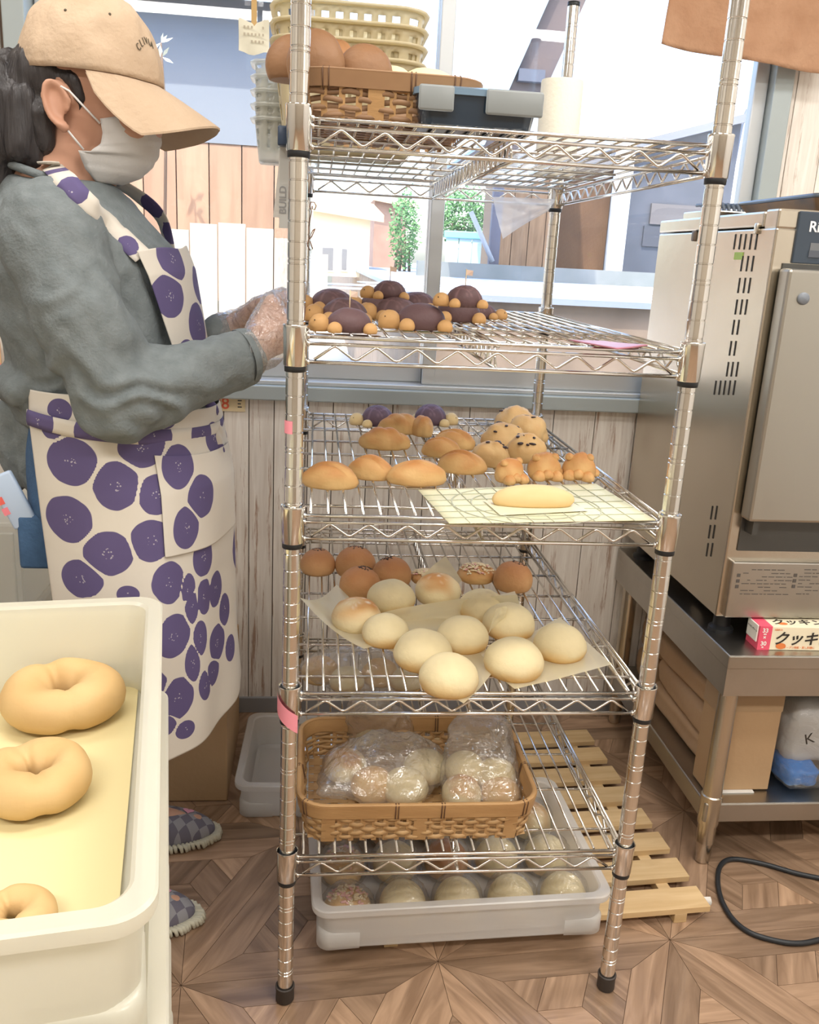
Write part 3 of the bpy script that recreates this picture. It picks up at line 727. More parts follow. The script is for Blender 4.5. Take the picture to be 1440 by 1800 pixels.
for k in range(2):
    q0 = fp(1296 + 100 * k, 1001, FY - .0145); q1 = fp(1388 + 100 * k, 1045, FY - .0145)
    wd = q1.x - q0.x; tx = MB(); rn = random.Random(k)
    for r_ in range(8):
        x = q0.x + .014; z = q0.z - (q0.z - q1.z) * r_ / 7
        while x < q1.x - .008:
            l = rn.uniform(.004, .016)
            if rn.random() < .7: tx.box(x, min(x + l, q1.x), FY - .0148, FY - .0138, z - .0009, z + .0006)
            x += l + .003
    for r_ in range(3): tx.box(q0.x + .002, q0.x + .009, FY - .0148, FY - .0138, q0.z - .016 - .012 * r_, q0.z - .009 - .012 * r_)
    obj('caution_print', tx, ink, lp, smooth=False)
for (x, y) in ((OX + .04, OY0 + .05), (OX + .04, OY1 - .06), (OX + .60, OY0 + .05), (OX + .60, OY1 - .06)):
    obj('foot', MB().lathe([(.026, 0), (.026, .008), (.018, .014), (.016, OZ0 - TZT + .004)], (x, y, TZT), 16), blackpl, ov, angle=40)
obj('skirt_block', MB().box(OX + .05, OX + .075, OY0 + .16, OY0 + .22, TZT + .012, OZ0), steel2, ov, smooth=False)
# on top of the oven: flue with ribs, and a baking tray
fz = OZ1
fl_ = obj('flue_base', MB().box(OX + .05, OX + .45, OY1 - .16, OY1 - .01, fz, fz + .022, b=.003), steel, ov, smooth=False)
for k in range(12):
    obj('flue_rib', MB().tube([(OX + .07 + .012 * k, OY1 - .14, fz + .022), (OX + .073 + .012 * k, OY1 - .12, fz + .038), (OX + .073 + .012 * k, OY1 - .03, fz + .038)], .004, 6), mat('rib_dark', (.10, .12, .15), .5), fl_)
bt = thing('baking_tray', 'dark baking tray with rusty edge lying on top of the oven', 'tray', (OX + .40, OY0 + .17, fz + .003))
rim = rrect(OX + .095, OX + .60, OY0 + .045, OY0 + .38, .02, fz + .034); inn = rrect(OX + .115, OX + .58, OY0 + .065, OY0 + .36, .02, fz + .004)
obj('pan', MB().loops([rim, [(x, y, z - .004) for x, y, z in rim], [(x, y, z - .003) for x, y, z in inn], ], cap1=True), mat('tray_rust', (.16, .12, .09), .5, .6, var=(.36, .20, .08), vscale=14), bt, smooth=False)
obj('rim', MB().tube(rim, .004, 8, closed=True), mat('tray_dark', (.16, .19, .23), .35, .8), bt)
# kitchen paper box
p = onz(1333, 1144, TZT); bx = thing('cooking_sheet_box', 'pink and cream carton of cooking sheet at the table edge', 'box', (p.x + .16, p.y + .028, TZT), math.radians(-1.5))
ztop = ony(1336, 1103, p.y).z - TZT; bh = max(.04, min(.055, ztop)); bw = .050
cream = mat('carton_cream', (.86, .78, .58), .5); pinkc = mat('carton_pink', (.80, .10, .17), .5); wht = mat('print_paper_white', (.88, .86, .80), .5)
obj('carton', MB().box(-.16, .17, -.028, bw - .028, .0005, bh, b=.001), cream, bx, smooth=False, local=True)
obj('end_band', MB().box(-.1608, -.135, -.0288, bw - .0272, .0004, bh + .0008), pinkc, bx, smooth=False, local=True)
obj('end_flap', MB().box(-.1640, -.1610, -.024, bw - .030, .016, bh + .001, b=.001), wht, bx, smooth=False, local=True)
blk = mat('print_black', (.03, .025, .02), .5); orr = mat('print_orange', (.75, .22, .06), .5)
def front_txt(txt, size, x, z, m, name, bold=0., shear=0.):
    t = text_mesh(txt, size, .0002, bold=bold); mx = Matrix.Translation((x, -.0292, z)) @ Matrix.Rotation(pi / 2, 4, 'X') @ Matrix.Shear('XZ', 4, (shear, 0)) if False else Matrix.Translation((x, -.0292, z)) @ Matrix.Rotation(pi / 2, 4, 'X')
    if shear: t.v = [(a + b * shear, b, c) for a, b, c in t.v]
    t.xform(mx); return obj(name, t, m, bx, smooth=False, local=True)
def top_txt(txt, size, x, y, m, name, bold=0., shear=0.):
    t = text_mesh(txt, size, .0002, bold=bold)
    if shear: t.v = [(a + b * shear, b, c) for a, b, c in t.v]
    t.xform(Matrix.Translation((x, y, bh + .0004))); return obj(name, t, m, bx, smooth=False, local=True)
front_txt('クッキングシート', .031, -.130, .015, blk, 'lettering', .0006, .25)
front_txt('オーブン用紙・蒸し料理に', .0055, -.106, .005, orr, 'small_lettering')
front_txt('HEIKO', .0055, -.130, bh - .0075, orr, 'small_lettering')
for i, s_ in enumerate(('33', 'cm', '×', '30', 'm')):
    front_txt(s_, .0125 if i in (0, 3) else (.011 if i == 2 else .005), -.1555 if i in (0, 3) else -.152, bh - .012 - (.0, .005, .0145, .028, .033)[i], wht, 'size_lettering', .0003)
top_txt('クッキングシート', .028, -.128, -.012, blk, 'lettering', .0006, .25)
def bunlogo(fr):
    n = 20; mb = MB()
    pts = [(-.112 + .0105 * math.cos(2 * pi * i / n), .0095 + .0065 * math.sin(2 * pi * i / n)) for i in range(n)]
    if fr: mb.loops([[(x, -.0291, z) for x, z in pts], [(x, -.0286, z) for x, z in pts]], cap0=True)
    else: mb.loops([[(x + .006, -.02 + z, bh + .0003) for x, z in pts], [(x + .006, -.02 + z, bh) for x, z in pts]], cap0=True)
    obj('roll_picture', mb, orr, bx, smooth=False, local=True)
bunlogo(True); bunlogo(False)
te = text_mesh('クッキングシート', .0052, .0002); te.xform(Matrix.Translation((-.1642, bw - .033, bh - .014)) @ Matrix.Rotation(-pi / 2, 4, 'Z') @ Matrix.Rotation(pi / 2, 4, 'X')); obj('small_lettering', te, blk, bx, smooth=False, local=True)
# ---- kraft parcels on the lower shelf
kraft = mat('kraft_paper', (.50, .335, .20), .75, var=(.44, .285, .165), vscale=7, bump=.25, bscale=30)
def parcel(label, size, loc, rot=(0, 0, 0), seed=0, group=None, name='kraft_parcel'):
    """paper-wrapped block: soft bevelled box with sagging faces, folded end flap"""
    sx, sy, sz = size; t = thing(name, label, 'parcel', loc, 0, group); t.rotation_euler = rot
    bm = bmesh.new(); bmesh.ops.create_cube(bm, size=1); bmesh.ops.subdivide_edges(bm, edges=bm.edges[:], cuts=9, use_grid_fill=True)
    for v in bm.verts:
        c = v.co * 2; q = Vector((abs(c.x) ** 6, abs(c.y) ** 6, abs(c.z) ** 6)); k = (q.x + q.y + q.z) ** (1 / 6) or 1
        c = c / k; n_ = .03 * fn(c, 1.7, seed) + .012 * fn(c, 5, seed)
        c *= (1 + n_); v.co = Vector((c.x * sx / 2, c.y * sy / 2, c.z * sz / 2 + sz / 2))
    mb = MB(); bm.verts.index_update(); mb.add([v.co.copy() for v in bm.verts], [[v.index for v in f.verts] for f in bm.faces]); bm.free()
    zmin = min(p[2] for p in mb.v); mb.v = [(x, y, z - zmin) for x, y, z in mb.v]
    obj('wrapper', mb, kraft, t, local=True)
    fd = MB(); yy = -sy / 2 * 1.005
    fd.add([(-sx * .40, yy, sz * .12), (sx * .40, yy, sz * .12), (sx * .06, yy - .003, sz * .62), (-sx * .06, yy - .003, sz * .62)], [[0, 1, 2, 3]])
    fd.add([(-sx * .42, yy - .001, sz * .9), (sx * .42, yy - .001, sz * .9), (sx * .25, yy - .004, sz * .55), (-sx * .25, yy - .004, sz * .55)], [[0, 3, 2, 1]])
    obj('fold', fd, kraft, t, local=True, smooth=False)
    return t
zs = zs1
parcel('lowest paper-wrapped parcel on the steel lower shelf', (.155, .34, .062), (TX + .130, .61, zs + .001), (0, 0, .03), 1)
parcel('middle paper-wrapped parcel on the steel lower shelf', (.155, .34, .066), (TX + .130, .61, zs + .064), (0, 0, -.02), 2)
parcel('uppermost paper-wrapped parcel beneath the steel tabletop', (.155, .33, .062), (TX + .132, .62, zs + .131), (0, 0, .05), 3)
parcel('paper-wrapped parcel on the lower shelf next to the plank wall', (.17, .13, .085), (TX + .150, .872, zs + .001), (0, 0, .0), 4)
parcel('paper-wrapped parcel laid over the one next to the plank wall', (.16, .13, .085), (TX + .150, .872, zs + .088), (0, 0, .02), 5)
# standing carton behind the front leg
cb = mat('cardboard', (.46, .31, .175), .85, var=(.42, .275, .15), vscale=5, bump=.06, bscale=90)
c0 = ony(1243, 1385, TY0 + .045); cx0 = TX + .018; cx1 = ony(1370, 1300, TY0 + .05).x; ch = .235
ct = thing('brown_carton', 'upright brown cardboard carton with torn tape beside the table leg', 'box', ((cx0 + cx1) / 2, TY0 + .1, zs))
obj('carton', MB().box(cx0 + .005, cx1, TY0 + .058, TY0 + .12, zs + .003, zs + ch, b=.002), cb, ct, smooth=False)
obj('tape', MB().box(cx0 + .004, cx1 + .001, TY0 + .0572, TY0 + .1205, zs + ch - .045, zs + ch + .0008), mat('parcel_tape', (.38, .26, .15), .3), ct, smooth=False)
obj('paper_slip', MB().box(cx0 + .02, cx1 - .035, TY0 + .050, TY0 + .115, zs + .0005, zs + .0028), mat('slip_white', (.85, .84, .8), .7), ct, smooth=False)
# clear bag with blue lining
bg0 = ony(1378, 1300, TY0 + .05).x; bgt = thing('clear_bag', 'clear plastic bag of sheets with a blue corner on the lower shelf', 'bag', (bg0 + .13, TY0 + .14, zs))
def pillow(x0, x1, y0, y1, z0, z1, seed, sag=.2):
    n = 14; mb = MB(); rows = []
    bm = bmesh.new(); bmesh.ops.create_cube(bm, size=2); bmesh.ops.subdivide_edges(bm, edges=bm.edges[:], cuts=11, use_grid_fill=True)
    for v in bm.verts:
        c = v.co; k = (abs(c.x) ** 5 + abs(c.y) ** 5 + abs(c.z) ** 5) ** .2; c = c / k
        c *= 1 + .08 * fn(c, 2.2, seed) + .05 * fn(c, 6, seed)
        v.co = Vector(((x0 + x1) / 2 + c.x * (x1 - x0) / 2, (y0 + y1) / 2 + c.y * (y1 - y0) / 2, (z0 + z1) / 2 + c.z * (z1 - z0) / 2))
    bm.verts.index_update(); mb.add([v.co.copy() for v in bm.verts], [[v.index for v in f.verts] for f in bm.faces]); bm.free(); return mb
bagm = film_mat('bag_film', (.97, .97, .97), haze=.07, gloss=.14, rough=.10, bump=.8, bscale=18)
obj('sheets', pillow(bg0 + .025, bg0 + .24, TY0 + .075, TY0 + .21, zs + .045, zs + .20, 3), mat('grey_sheets', (.50, .50, .48), .6), bgt)
obj('blue_lining', pillow(bg0 + .02, bg0 + .10, TY0 + .045, TY0 + .20, zs + .012, zs + .06, 6), mat('blue_film', (.02, .20, .62), .35), bgt)
obj('film', pillow(bg0, bg0 + .27, TY0 + .02, TY0 + .23, zs + .004, zs + .22, 8), bagm, bgt)
tk = text_mesh('K', .034, .0003); q = ony(1416, 1310, TY0 + .012); tk.xform(Matrix.Translation((q.x, q.y + .002, q.z)) @ Matrix.Rotation(pi / 2, 4, 'X') @ Matrix.Rotation(.3, 4, 'Z')); obj('pen_mark', tk, blk, bgt, smooth=False)
# cable on the floor, scrap of paper
cp = [(1448, 1545), (1400, 1535), (1340, 1518), (1290, 1510), (1268, 1520), (1262, 1545), (1268, 1580), (1288, 1615), (1320, 1640), (1370, 1655), (1410, 1658), (1450, 1650), (1500, 1640)]
P_ = [onz(u, v, .0055) for u, v in cp]; S_ = []
for i in range(len(P_) - 1):
    p0, p1, p2, p3 = P_[max(i - 1, 0)], P_[i], P_[i + 1], P_[min(i + 2, len(P_) - 1)]
    for k in range(6):
        t = k / 6; S_.append(.5 * (2 * p1 + (p2 - p0) * t + (2 * p0 - 5 * p1 + 4 * p2 - p3) * t * t + (3 * p1 - p0 - 3 * p2 + p3) * t ** 3))
tag(obj('power_cable', MB().tube(S_, .0052, 10), blackpl), 'black power cable looping over the floor by the table leg', 'cable')
p = onz(1232, 1600, .0); sc_ = MB(); rows = []
for i in range(7):
    t = i / 6; rows.append([(p.x - .012 + .026 * s_ + .004 * math.sin(3 * t), p.y + .005 - .010 * math.sin(t * 2.4), .001 + .032 * t) for s_ in (0, .33, .66, 1)])
tag(obj('paper_scrap', MB().loops(rows, closed=False), mat('scrap_white', (.85, .85, .83), .7)), 'scrap of white paper curled on the floor at the pallet corner', 'paper')
# ================================================================== BREAD
def lerp3(a, b, t): t = max(0., min(1., t)); return tuple(a[i] + (b[i] - a[i]) * t for i in range(3))
FLOUR = (.80, .68, .41); GOLD = (.74, .47, .17); BROWN = (.47, .20, .07); CRUST = (.62, .33, .12); DOUGH = (.76, .58, .31)
bread_m = vcol_mat('bread_crust', .55, bump=.12, bscale=120, spec=.35)
dough_m = vcol_mat('dough', .6, bump=.06, bscale=90, spec=.3)
def blob(a, b, h, colf, seed, nu=36, nv=20, flat=.42, lump=.05, ridge=None, taper=0.):
    """domed lump: semi axes a, b, height h, flat base at z=0"""
    mb = MB(); vs = []; cs = []; fs = []
    for j in range(nv + 1):
        ph = pi * j / nv
        for i in range(nu):
            th = 2 * pi * i / nu; d = Vector((math.sin(ph) * math.cos(th), math.sin(ph) * math.sin(th), math.cos(ph)))
            k = 1 + lump * fn(d, 1.6, seed) + lump * .4 * fn(d, 4.5, seed)
            if ridge: k *= ridge(d, th)
            e = d * k
            z = max(e.z, -flat); z = (z + flat) / (1 + flat)
            sq = 1 - .10 * max(0, (-flat * .2 - e.z))
            tp_ = 1 - taper * d.x * d.x
            vs.append((e.x * a * sq, e.y * b * sq * tp_, z * h * (1 - taper * .55 * d.x * d.x))); cs.append(colf(d, z, seed))
    for j in range(nv):
        for i in range(nu): fs.append([j * nu + i, (j + 1) * nu + i, (j + 1) * nu + (i + 1) % nu, j * nu + (i + 1) % nu])
    mb.add(vs, fs, cs); return mb
def c_white(d, z, s):
    n = .5 + .5 * fn(d, 1.3, s); n2 = .5 + .5 * fn(d, 5, s)
    c = lerp3(GOLD, FLOUR, (z - .10) * 3.2 + (n - .5) * 1.2); return lerp3(c, tuple(q * .93 for q in c), n2)
def c_browntop(d, z, s):
    n = .5 + .5 * fn(d, 1.5, s); c = lerp3(FLOUR, (.60, .29, .09), (z - .45) * 1.7 + (n - .5) * 1.5)
    return lerp3(c, (.85, .80, .68), (fn(d, 7, s) - .25) * 2 if z > .8 else 0)
def c_anpan(d, z, s):
    n = .5 + .5 * fn(d, 1.4, s); return lerp3((.66, .40, .19), (.47, .215, .085), z * 1.2 + (n - .5) * .5)
def c_roll(d, z, s):
    n = .5 + .5 * fn(d, 1.7, s); return lerp3((.74, .50, .22), (.52, .235, .075), z * .95 + (n - .5) * .9)
def c_pale(d, z, s):
    n = .5 + .5 * fn(d, 2.2, s); return lerp3((.72, .50, .24), (.62, .35, .14), z * .5 + (n - .5) * 1.1)
def c_dough(d, z, s):
    n = .5 + .5 * fn(d, 2.5, s); return lerp3(DOUGH, (.70, .49, .22), (1 - z) * .7 + (n - .5) * .5)
def depth_of(P): return float((RC.T @ (np.array(P) - CAMP))[1])
def spot(u, v, zs, wpx, hk):
    """place for a thing wpx pixels wide whose middle shows at (u, v) while it rests at height zs"""
    z = zs
    for _ in range(4):
        P = onz(u, v, z); w = wpx * depth_of(P) / FPX; z = zs + w * hk * .40
    return Vector((P.x, P.y, zs)), w
def bread(name, label, u, v, zs, wpx, hk, mk, rz=0., group=None, cat='bread', asp=1., lift=0.):
    P, w = spot(u, v, zs + lift, wpx, hk)
    o = mk(w / 2, w / 2 * asp, w * hk)
    if o.get('label') is None: pass
    o.name = name; o.location = P; o.rotation_euler = (0, 0, rz); tag(o, label, cat, group); return o
_sd = [100]
def ns(): _sd[0] += 7.31; return _sd[0]
def simple(colf, m=None, **kw):
    def f(a, b, h): return obj('bread', blob(a, b, h, colf, ns(), **kw), m or bread_m, local=True, colors=True)
    return f
def pips(n, a, b, h, rad, rmax, seed, zoff=0., cx=0., cy=0.):
    """small ellipsoids sitting on a domed top"""
    rn = random.Random(seed); mb = MB()
    for _ in range(n):
        r = math.sqrt(rn.random()) * rmax; t = rn.uniform(0, 2 * pi); x, y = cx + r * math.cos(t), cy + r * math.sin(t)
        q = min(.98, x * x + y * y); z = h * ((math.sqrt(1 - q) + .42) / 1.42) + zoff
        e = MB(); s_ = rad * rn.uniform(.7, 1.2); an = rn.uniform(0, pi)
        e.lathe([(0, -s_ * .5), (s_ * .6, -s_ * .3), (s_ * .7, 0), (s_ * .5, s_ * .35), (0, s_ * .5)], n=6, cap=False)
        mx = Matrix.Translation((x * a, y * b, z)) @ Matrix.Rotation(an, 4, 'Z') @ Matrix.Diagonal((1.5, .8, .6, 1))
        e.xform(mx); mb.add(e.v, e.f)
    return mb
sesame_m = mat('black_sesame', (.02, .016, .014), .5); raisin_m = mat('raisin', (.035, .018, .018), .4)
almond_m = mat('almond_flakes', (.80, .66, .42), .6); sugar_m = mat('pink_icing', (.80, .45, .40), .5)
def anpan(off=(0, 0)):
    def f(a, b, h):
        s = ns(); t = bpy.data.objects.new('bun', None); COL.objects.link(t); t.empty_display_size = .03
        obj('crust', blob(a, b, h, c_anpan, s, lump=.025), bread_m, t, local=True, colors=True)
        o = obj('sesame', pips(38, a, b, h, .0021, .34, int(s), 0, *off), sesame_m, t, local=True); o['kind'] = 'stuff'; return t
    return f
def raisin(n=9):
    def f(a, b, h):
        s = ns(); t = bpy.data.objects.new('bun', None); COL.objects.link(t); t.empty_display_size = .03
        obj('crust', blob(a, b, h, c_pale, s, lump=.17), bread_m, t, local=True, colors=True)
        o = obj('raisins', pips(n, a, b, h * .98, .0075, .85, int(s), .0005), raisin_m, t, local=True); return t
    return f
def fold_ridge(k=1.0):
    def r(d, th): return (1 - .34 * k * math.exp(-((d.y + .30 + .35 * d.x) / .09) ** 2) * max(0, d.z + .1)) * (1 - .05 * d.x * d.x)
    return r
def twist_ridge(d, th): return 1 + .15 * abs(math.sin(5.2 * d.x + 1.6 * d.y)) ** .7 - .11 - .06 * d.x * d.x
def turtle(shell_c, flag=False, hatch=True, head_c=(.58, .335, .135), green=False):
    def f(a, b, h):
        s = ns(); t = bpy.data.objects.new('turtle', None); COL.objects.link(t); t.empty_display_size = .03
        def cs(d, z, sd):
            c = shell_c
            if green and d.y > .15 + .15 * d.z: c = (.30, .34, .14)
            if hatch:
                g = max(math.cos((d.x + d.y) * 8.2), math.cos((d.x - d.y) * 8.2))
                c = lerp3(c, tuple(q * 1.7 for q in c), (g - .86) * 6)
            return c
        def rg(d, th):
            if not hatch: return 1
            g = max(math.cos((d.x + d.y) * 8.2), math.cos((d.x - d.y) * 8.2)); return 1 - .035 * max(0, (g - .8) * 5) * max(0, d.z + .2)
        obj('shell', blob(a, b * .92, h, cs, s, nu=48, nv=26, lump=.03, ridge=rg), bread_m, t, local=True, colors=True)
        def ball(nm, x, y, z, r, sx=1., c=head_c):
            o = obj(nm, blob(r * sx, r, r * 1.75, lambda d, zz, sd: lerp3(c, tuple(q * .72 for q in c), (zz - .55) * 1.2), ns(), nu=18, nv=12, lump=.04), bread_m, t, local=True, colors=True); o.location = (x, y, z); return o
        r = a * .42
        hd = ball('head', -a - r * .75, 0, 0, r, 1.15)
        for sy in (-1, 1):
            e = obj('eye', MB().lathe([(0, -.0012), (.0011, 0), (0, .0012)], n=8, cap=False), sesame_m, hd, local=True); e.location = (-r * .62, sy * r * .74, r * 1.15)
        for sx in (-1, 1):
            for sy in (-1, 1): ball('foot', sx * a * .78, sy * b * .86, 0, a * .27, 1.2)
        ball('tail', a * 1.05, 0, 0, a * .13, 1.4)
        if flag:
            st = obj('toothpick', MB().tube([(0, 0, h * .8), (0, 0, h + .024)], .0008, 6), mat('toothpick', (.75, .58, .36), .6), t, local=True)
            fg = MB(); fg.add([(0, 0, h + .015), (.011, .002, h + .014), (.011, 0, h + .022), (0, 0, h + .023)], [[0, 1, 2, 3]])
            obj('flag', fg, mat('flag_paper', (.78, .60, .50), .7), st, local=True, smooth=False)
        return t
    return f
def animal(a, b, h):
    s = ns(); t = bpy.data.objects.new('bun', None); COL.objects.link(t); t.empty_display_size = .03
    obj('crust', blob(a * .88, b * .9, h, c_roll, s, lump=.09), bread_m, t, local=True, colors=True)
    for x, y, z, r, nm in ((-.55, -.25, .72, .24, 'ear'), (.5, -.1, .74, .24, 'ear'), (-.45, -.8, 0, .36, 'paw'), (.5, -.78, 0, .36, 'paw'), (0, -.86, .12, .30, 'snout'), (.85, .2, .1, .27, 'paw')):
        o = obj(nm, blob(a * r, a * r, a * r * 1.5, c_roll, ns(), nu=16, nv=10), bread_m, t, local=True, colors=True); o.location = (x * a, y * b, z * h)
    return t

# ---- fourth shelf: turtle bread
z4 = DK[3]; DKS = (.125, .072, .075)
G4 = 'turtle breads on the upper shelf'
for (u, v, w, lab, kw, rz, lift) in (
    (614, 566, 74, 'dark turtle bread with a toothpick at the front corner of the shelf', dict(flag=True, hatch=False), .15, 0),
    (606, 549, 74, 'dark turtle bread tucked behind the one with the toothpick at the front', dict(hatch=True), .1, 0),
    (584, 531, 70, 'dark turtle bread with green rim beside the chrome post', dict(green=True), .2, 0),
    (741, 560, 80, 'dark turtle bread with green rim beside the chocolate pair', dict(green=True, hatch=False), .12, 0),
    (697, 546, 70, 'green rimmed turtle bread wedged between two turtle breads', dict(green=True), .1, 0),
    (668, 533, 62, 'turtle bread carrying another turtle bread with a stick', dict(hatch=False), .0, 0),
    (734, 534, 62, 'turtle bread with ribbed shell behind the green rimmed ones', dict(), -.15, 0),
    (806, 548, 72, 'dark turtle bread carrying the turtle bread with a paper flag', dict(hatch=False), .05, 0),
    (848, 549, 46, 'small turtle bread half hidden behind the stacked pair', dict(), pi * .95, 0)):
    bread('turtle_bread', lab, u, v, z4, w * 1.08, .52, turtle(DKS, **kw), rz, G4)
bread('turtle_bread', 'turtle bread riding on top with an upright stick', 685, 512, z4, 58, .55, turtle(DKS, True), .05, G4, lift=.034)
bread('turtle_bread', 'turtle bread with paper flag riding on another turtle', 817, 524, z4, 64, .58, turtle(DKS, True), .12, G4, lift=.037)
# ---- third shelf
z3 = DK[2]; PUR = (.13, .085, .12)
G3 = 'rolls on the middle shelf'
for (u, v, w, lab, rz) in ((664, 733, 56, 'purple turtle bread with pale head at the back of the middle shelf', .1), (757, 731, 56, 'purple turtle bread half behind an upright roll', pi)):
    bread('turtle_bread', lab, u, v, z3, w, .62, turtle(PUR, head_c=(.78, .60, .32)), rz)
R_ = lambda: simple(c_roll, lump=.05, ridge=twist_ridge, taper=.3)
C_ = lambda k=1.: simple(c_roll, lump=.06, ridge=fold_ridge(k), taper=.3)
for (u, v, w, hk, asp, rz, mk, lab) in (
    (705, 747, 84, .42, .55, .05, R_(), 'ridged brown roll touching the purple turtle bread'),
    (676, 773, 94, .40, .55, -.1, R_(), 'ridged brown roll with three score marks, nearest the rack side'),
    (743, 751, 62, .55, .62, 1.75, R_(), 'upright looking brown roll pointing toward the wall'),
    (799, 774, 80, .44, .52, -.35, C_(), 'golden folded roll behind the other folded ones'),
    (776, 788, 74, .46, .55, -.2, C_(.6), 'golden plain roll squeezed behind a folded roll'),
    (812, 814, 94, .42, .55, -.25, C_(1.1), 'golden folded roll beside the raisin breads'),
    (651, 824, 90, .46, .55, -.3, C_(1.2), 'golden roll with a knotted fold between two smooth rolls'),
    (580, 838, 106, .43, .55, -.12, C_(.5), 'long smooth golden roll against the front post'),
    (733, 833, 114, .38, .50, .03, C_(.2), 'long smooth golden roll next to the yellow mat')):
    bread('bread_roll', lab, u, v, z3, w, hk, mk, rz, None, 'bread', asp)
for (u, v, w, lab) in ((905, 742, 72, 'raisin bread with dark fruit by the rear post'), (928, 757, 70, 'raisin bread with cracked floury top'), (884, 772, 76, 'raisin bread with small dark specks behind the others'),
                       (863, 800, 66, 'raisin bread with two big raisins beside a golden roll'), (925, 791, 72, 'raisin bread with a single raisin in front of it')):
    bread('raisin_bread', lab, u, v, z3, w, .66, raisin(8), random.uniform(-.5, .5), None, 'bread', .9)
for (u, v, w, lab, rz) in ((896, 829, 62, 'plain animal shaped bread behind the pale loaf', .4), (957, 822, 66, 'animal shaped bread with a round snout behind the pale loaf', .05), (1018, 822, 66, 'animal shaped bread with ears at the shelf side', -.3)):
    bread('animal_bread', lab, u, v, z3, w, .68, animal, rz, None, 'bread', .85)
# rolling mat with pale loaf
def quad_sheet(cs, z, lifts, n=18, wr=.0, sc=20., seed=1., thick=None):
    """sheet through four pixel corners on the plane z, corners lifted by lifts"""
    P_ = [onz(u, v, z + l) for (u, v), l in zip(cs, lifts)]; rows = []
    for j in range(n + 1):
        t = j / n; row = []
        for i in range(n + 1):
            s = i / n
            p = (P_[0] * (1 - s) + P_[1] * s) * (1 - t) + (P_[3] * (1 - s) + P_[2] * s) * t
            # corners curl late
            lf = 0
            for (ci, cj, l) in ((0, 0, lifts[0]), (1, 0, lifts[1]), (1, 1, lifts[2]), (0, 1, lifts[3])):
                d = math.hypot(s - ci, t - cj); lf += l * max(0, 1 - d / .75) ** 1.6
            rows_z = z + lf + wr * (.5 + .5 * fn((p.x, p.y, 0), sc, seed)) * min(1, 6 * min(s, 1 - s, t, 1 - t) + .4)
            row.append((p.x, p.y, rows_z))
        rows.append(row)
    return MB().loops(rows, closed=False)
matm = mat('silicone_mat', (.76, .74, .50), .45)
mt = thing('rolling_mat', 'thin pale yellow pastry mat with printed circles under the loaf', 'mat', onz(940, 885, z3))
mc = [(735, 862), (1047, 851), (1152, 915), (790, 921)]
ms = quad_sheet(mc, z3 + .0015, (0, 0, 0, 0)); o = obj('sheet', ms, matm, mt); md = o.modifiers.new('t', 'SOLIDIFY'); md.thickness = .0012; md.offset = -1
ink2 = mat('mat_print', (.52, .53, .40), .6)
ctr = onz(925, 889, z3 + .0022)
for r_ in (.055, .085, .115):
    obj('printed_circle', MB().tube([(ctr.x + r_ * math.cos(2 * pi * i / 48), ctr.y + r_ * math.sin(2 * pi * i / 48) * .9, z3 + .0034) for i in range(48)], 1, 6, closed=True, flat=(.0012, .0004)), ink2, mt)
A_, B_, C2_, D_ = [onz(u, v, z3 + .0033) for u, v in mc]
gl_ = MB()
for k in range(1, 10): gl_.tube([A_.lerp(B_, k / 10), D_.lerp(C2_, k / 10)], .0007, 5)
for k in range(1, 6): gl_.tube([A_.lerp(D_, k / 6), B_.lerp(C2_, k / 6)], .0007, 5)
obj('printed_grid', gl_, ink2, mt)
tag(obj('wax_paper', quad_sheet([(850, 880), (985, 872), (1035, 898), (880, 906)], z3 + .0046, (0, 0, 0, 0), wr=.0006), mat('parchment', (.82, .76, .54), .5, trans=.0)), 'small square of baking paper under the pale loaf', 'paper')
bread('dough_loaf', 'pale unbaked looking loaf on the pastry mat', 938, 873, z3 + .0055, 150, .24, simple(c_dough, dough_m, lump=.03, flat=.3), .02, None, 'bread', .32)
# ---- second shelf
z2 = DK[1]
for (u, v, w, lab, of) in ((559, 989, 62, 'brown bun with black sesame next to the front post on the parchment shelf', (0, .1)), (625, 989, 72, 'brown bun with black sesame behind another sesame bun', (0, .1)), (689, 1007, 70, 'brown bun with black sesame touching a floury white bun', (-.3, .1)),
                           (633, 1025, 74, 'brown bun with black sesame in front of the other sesame buns', (.2, .1)), (902, 1015, 70, 'brown bun with a long streak of sesame beside the almond pastry', (.25, .1))):
    bread('sesame_bun', lab, u, v, z2, w, .68, anpan(of), random.uniform(-.2, .2))
def pastry(a, b, h):
    s = ns(); t = bpy.data.objects.new('p', None); COL.objects.link(t)
    obj('crust', blob(a, b, h * .75, c_roll, s, lump=.12), bread_m, t, local=True, colors=True)
    o = obj('almonds', pips(70, a, b, h * .80, .0052, .9, int(s)), almond_m, t, local=True); o['kind'] = 'stuff'
    o = obj('icing', pips(18, a, b, h * .80, .0045, .8, int(s) + 3), sugar_m, t, local=True); o['kind'] = 'stuff'; return t
bread('almond_pastry', 'flat pastry heaped with almond flakes beside a sesame bun', 838, 1005, z2, 68, .5, pastry, 0)
bread('almond_pastry', 'almond pastry mostly hidden by a standing parchment corner', 748, 1012, z2, 52, .5, pastry, 0)
WB = lambda: simple(c_white, lump=.03)
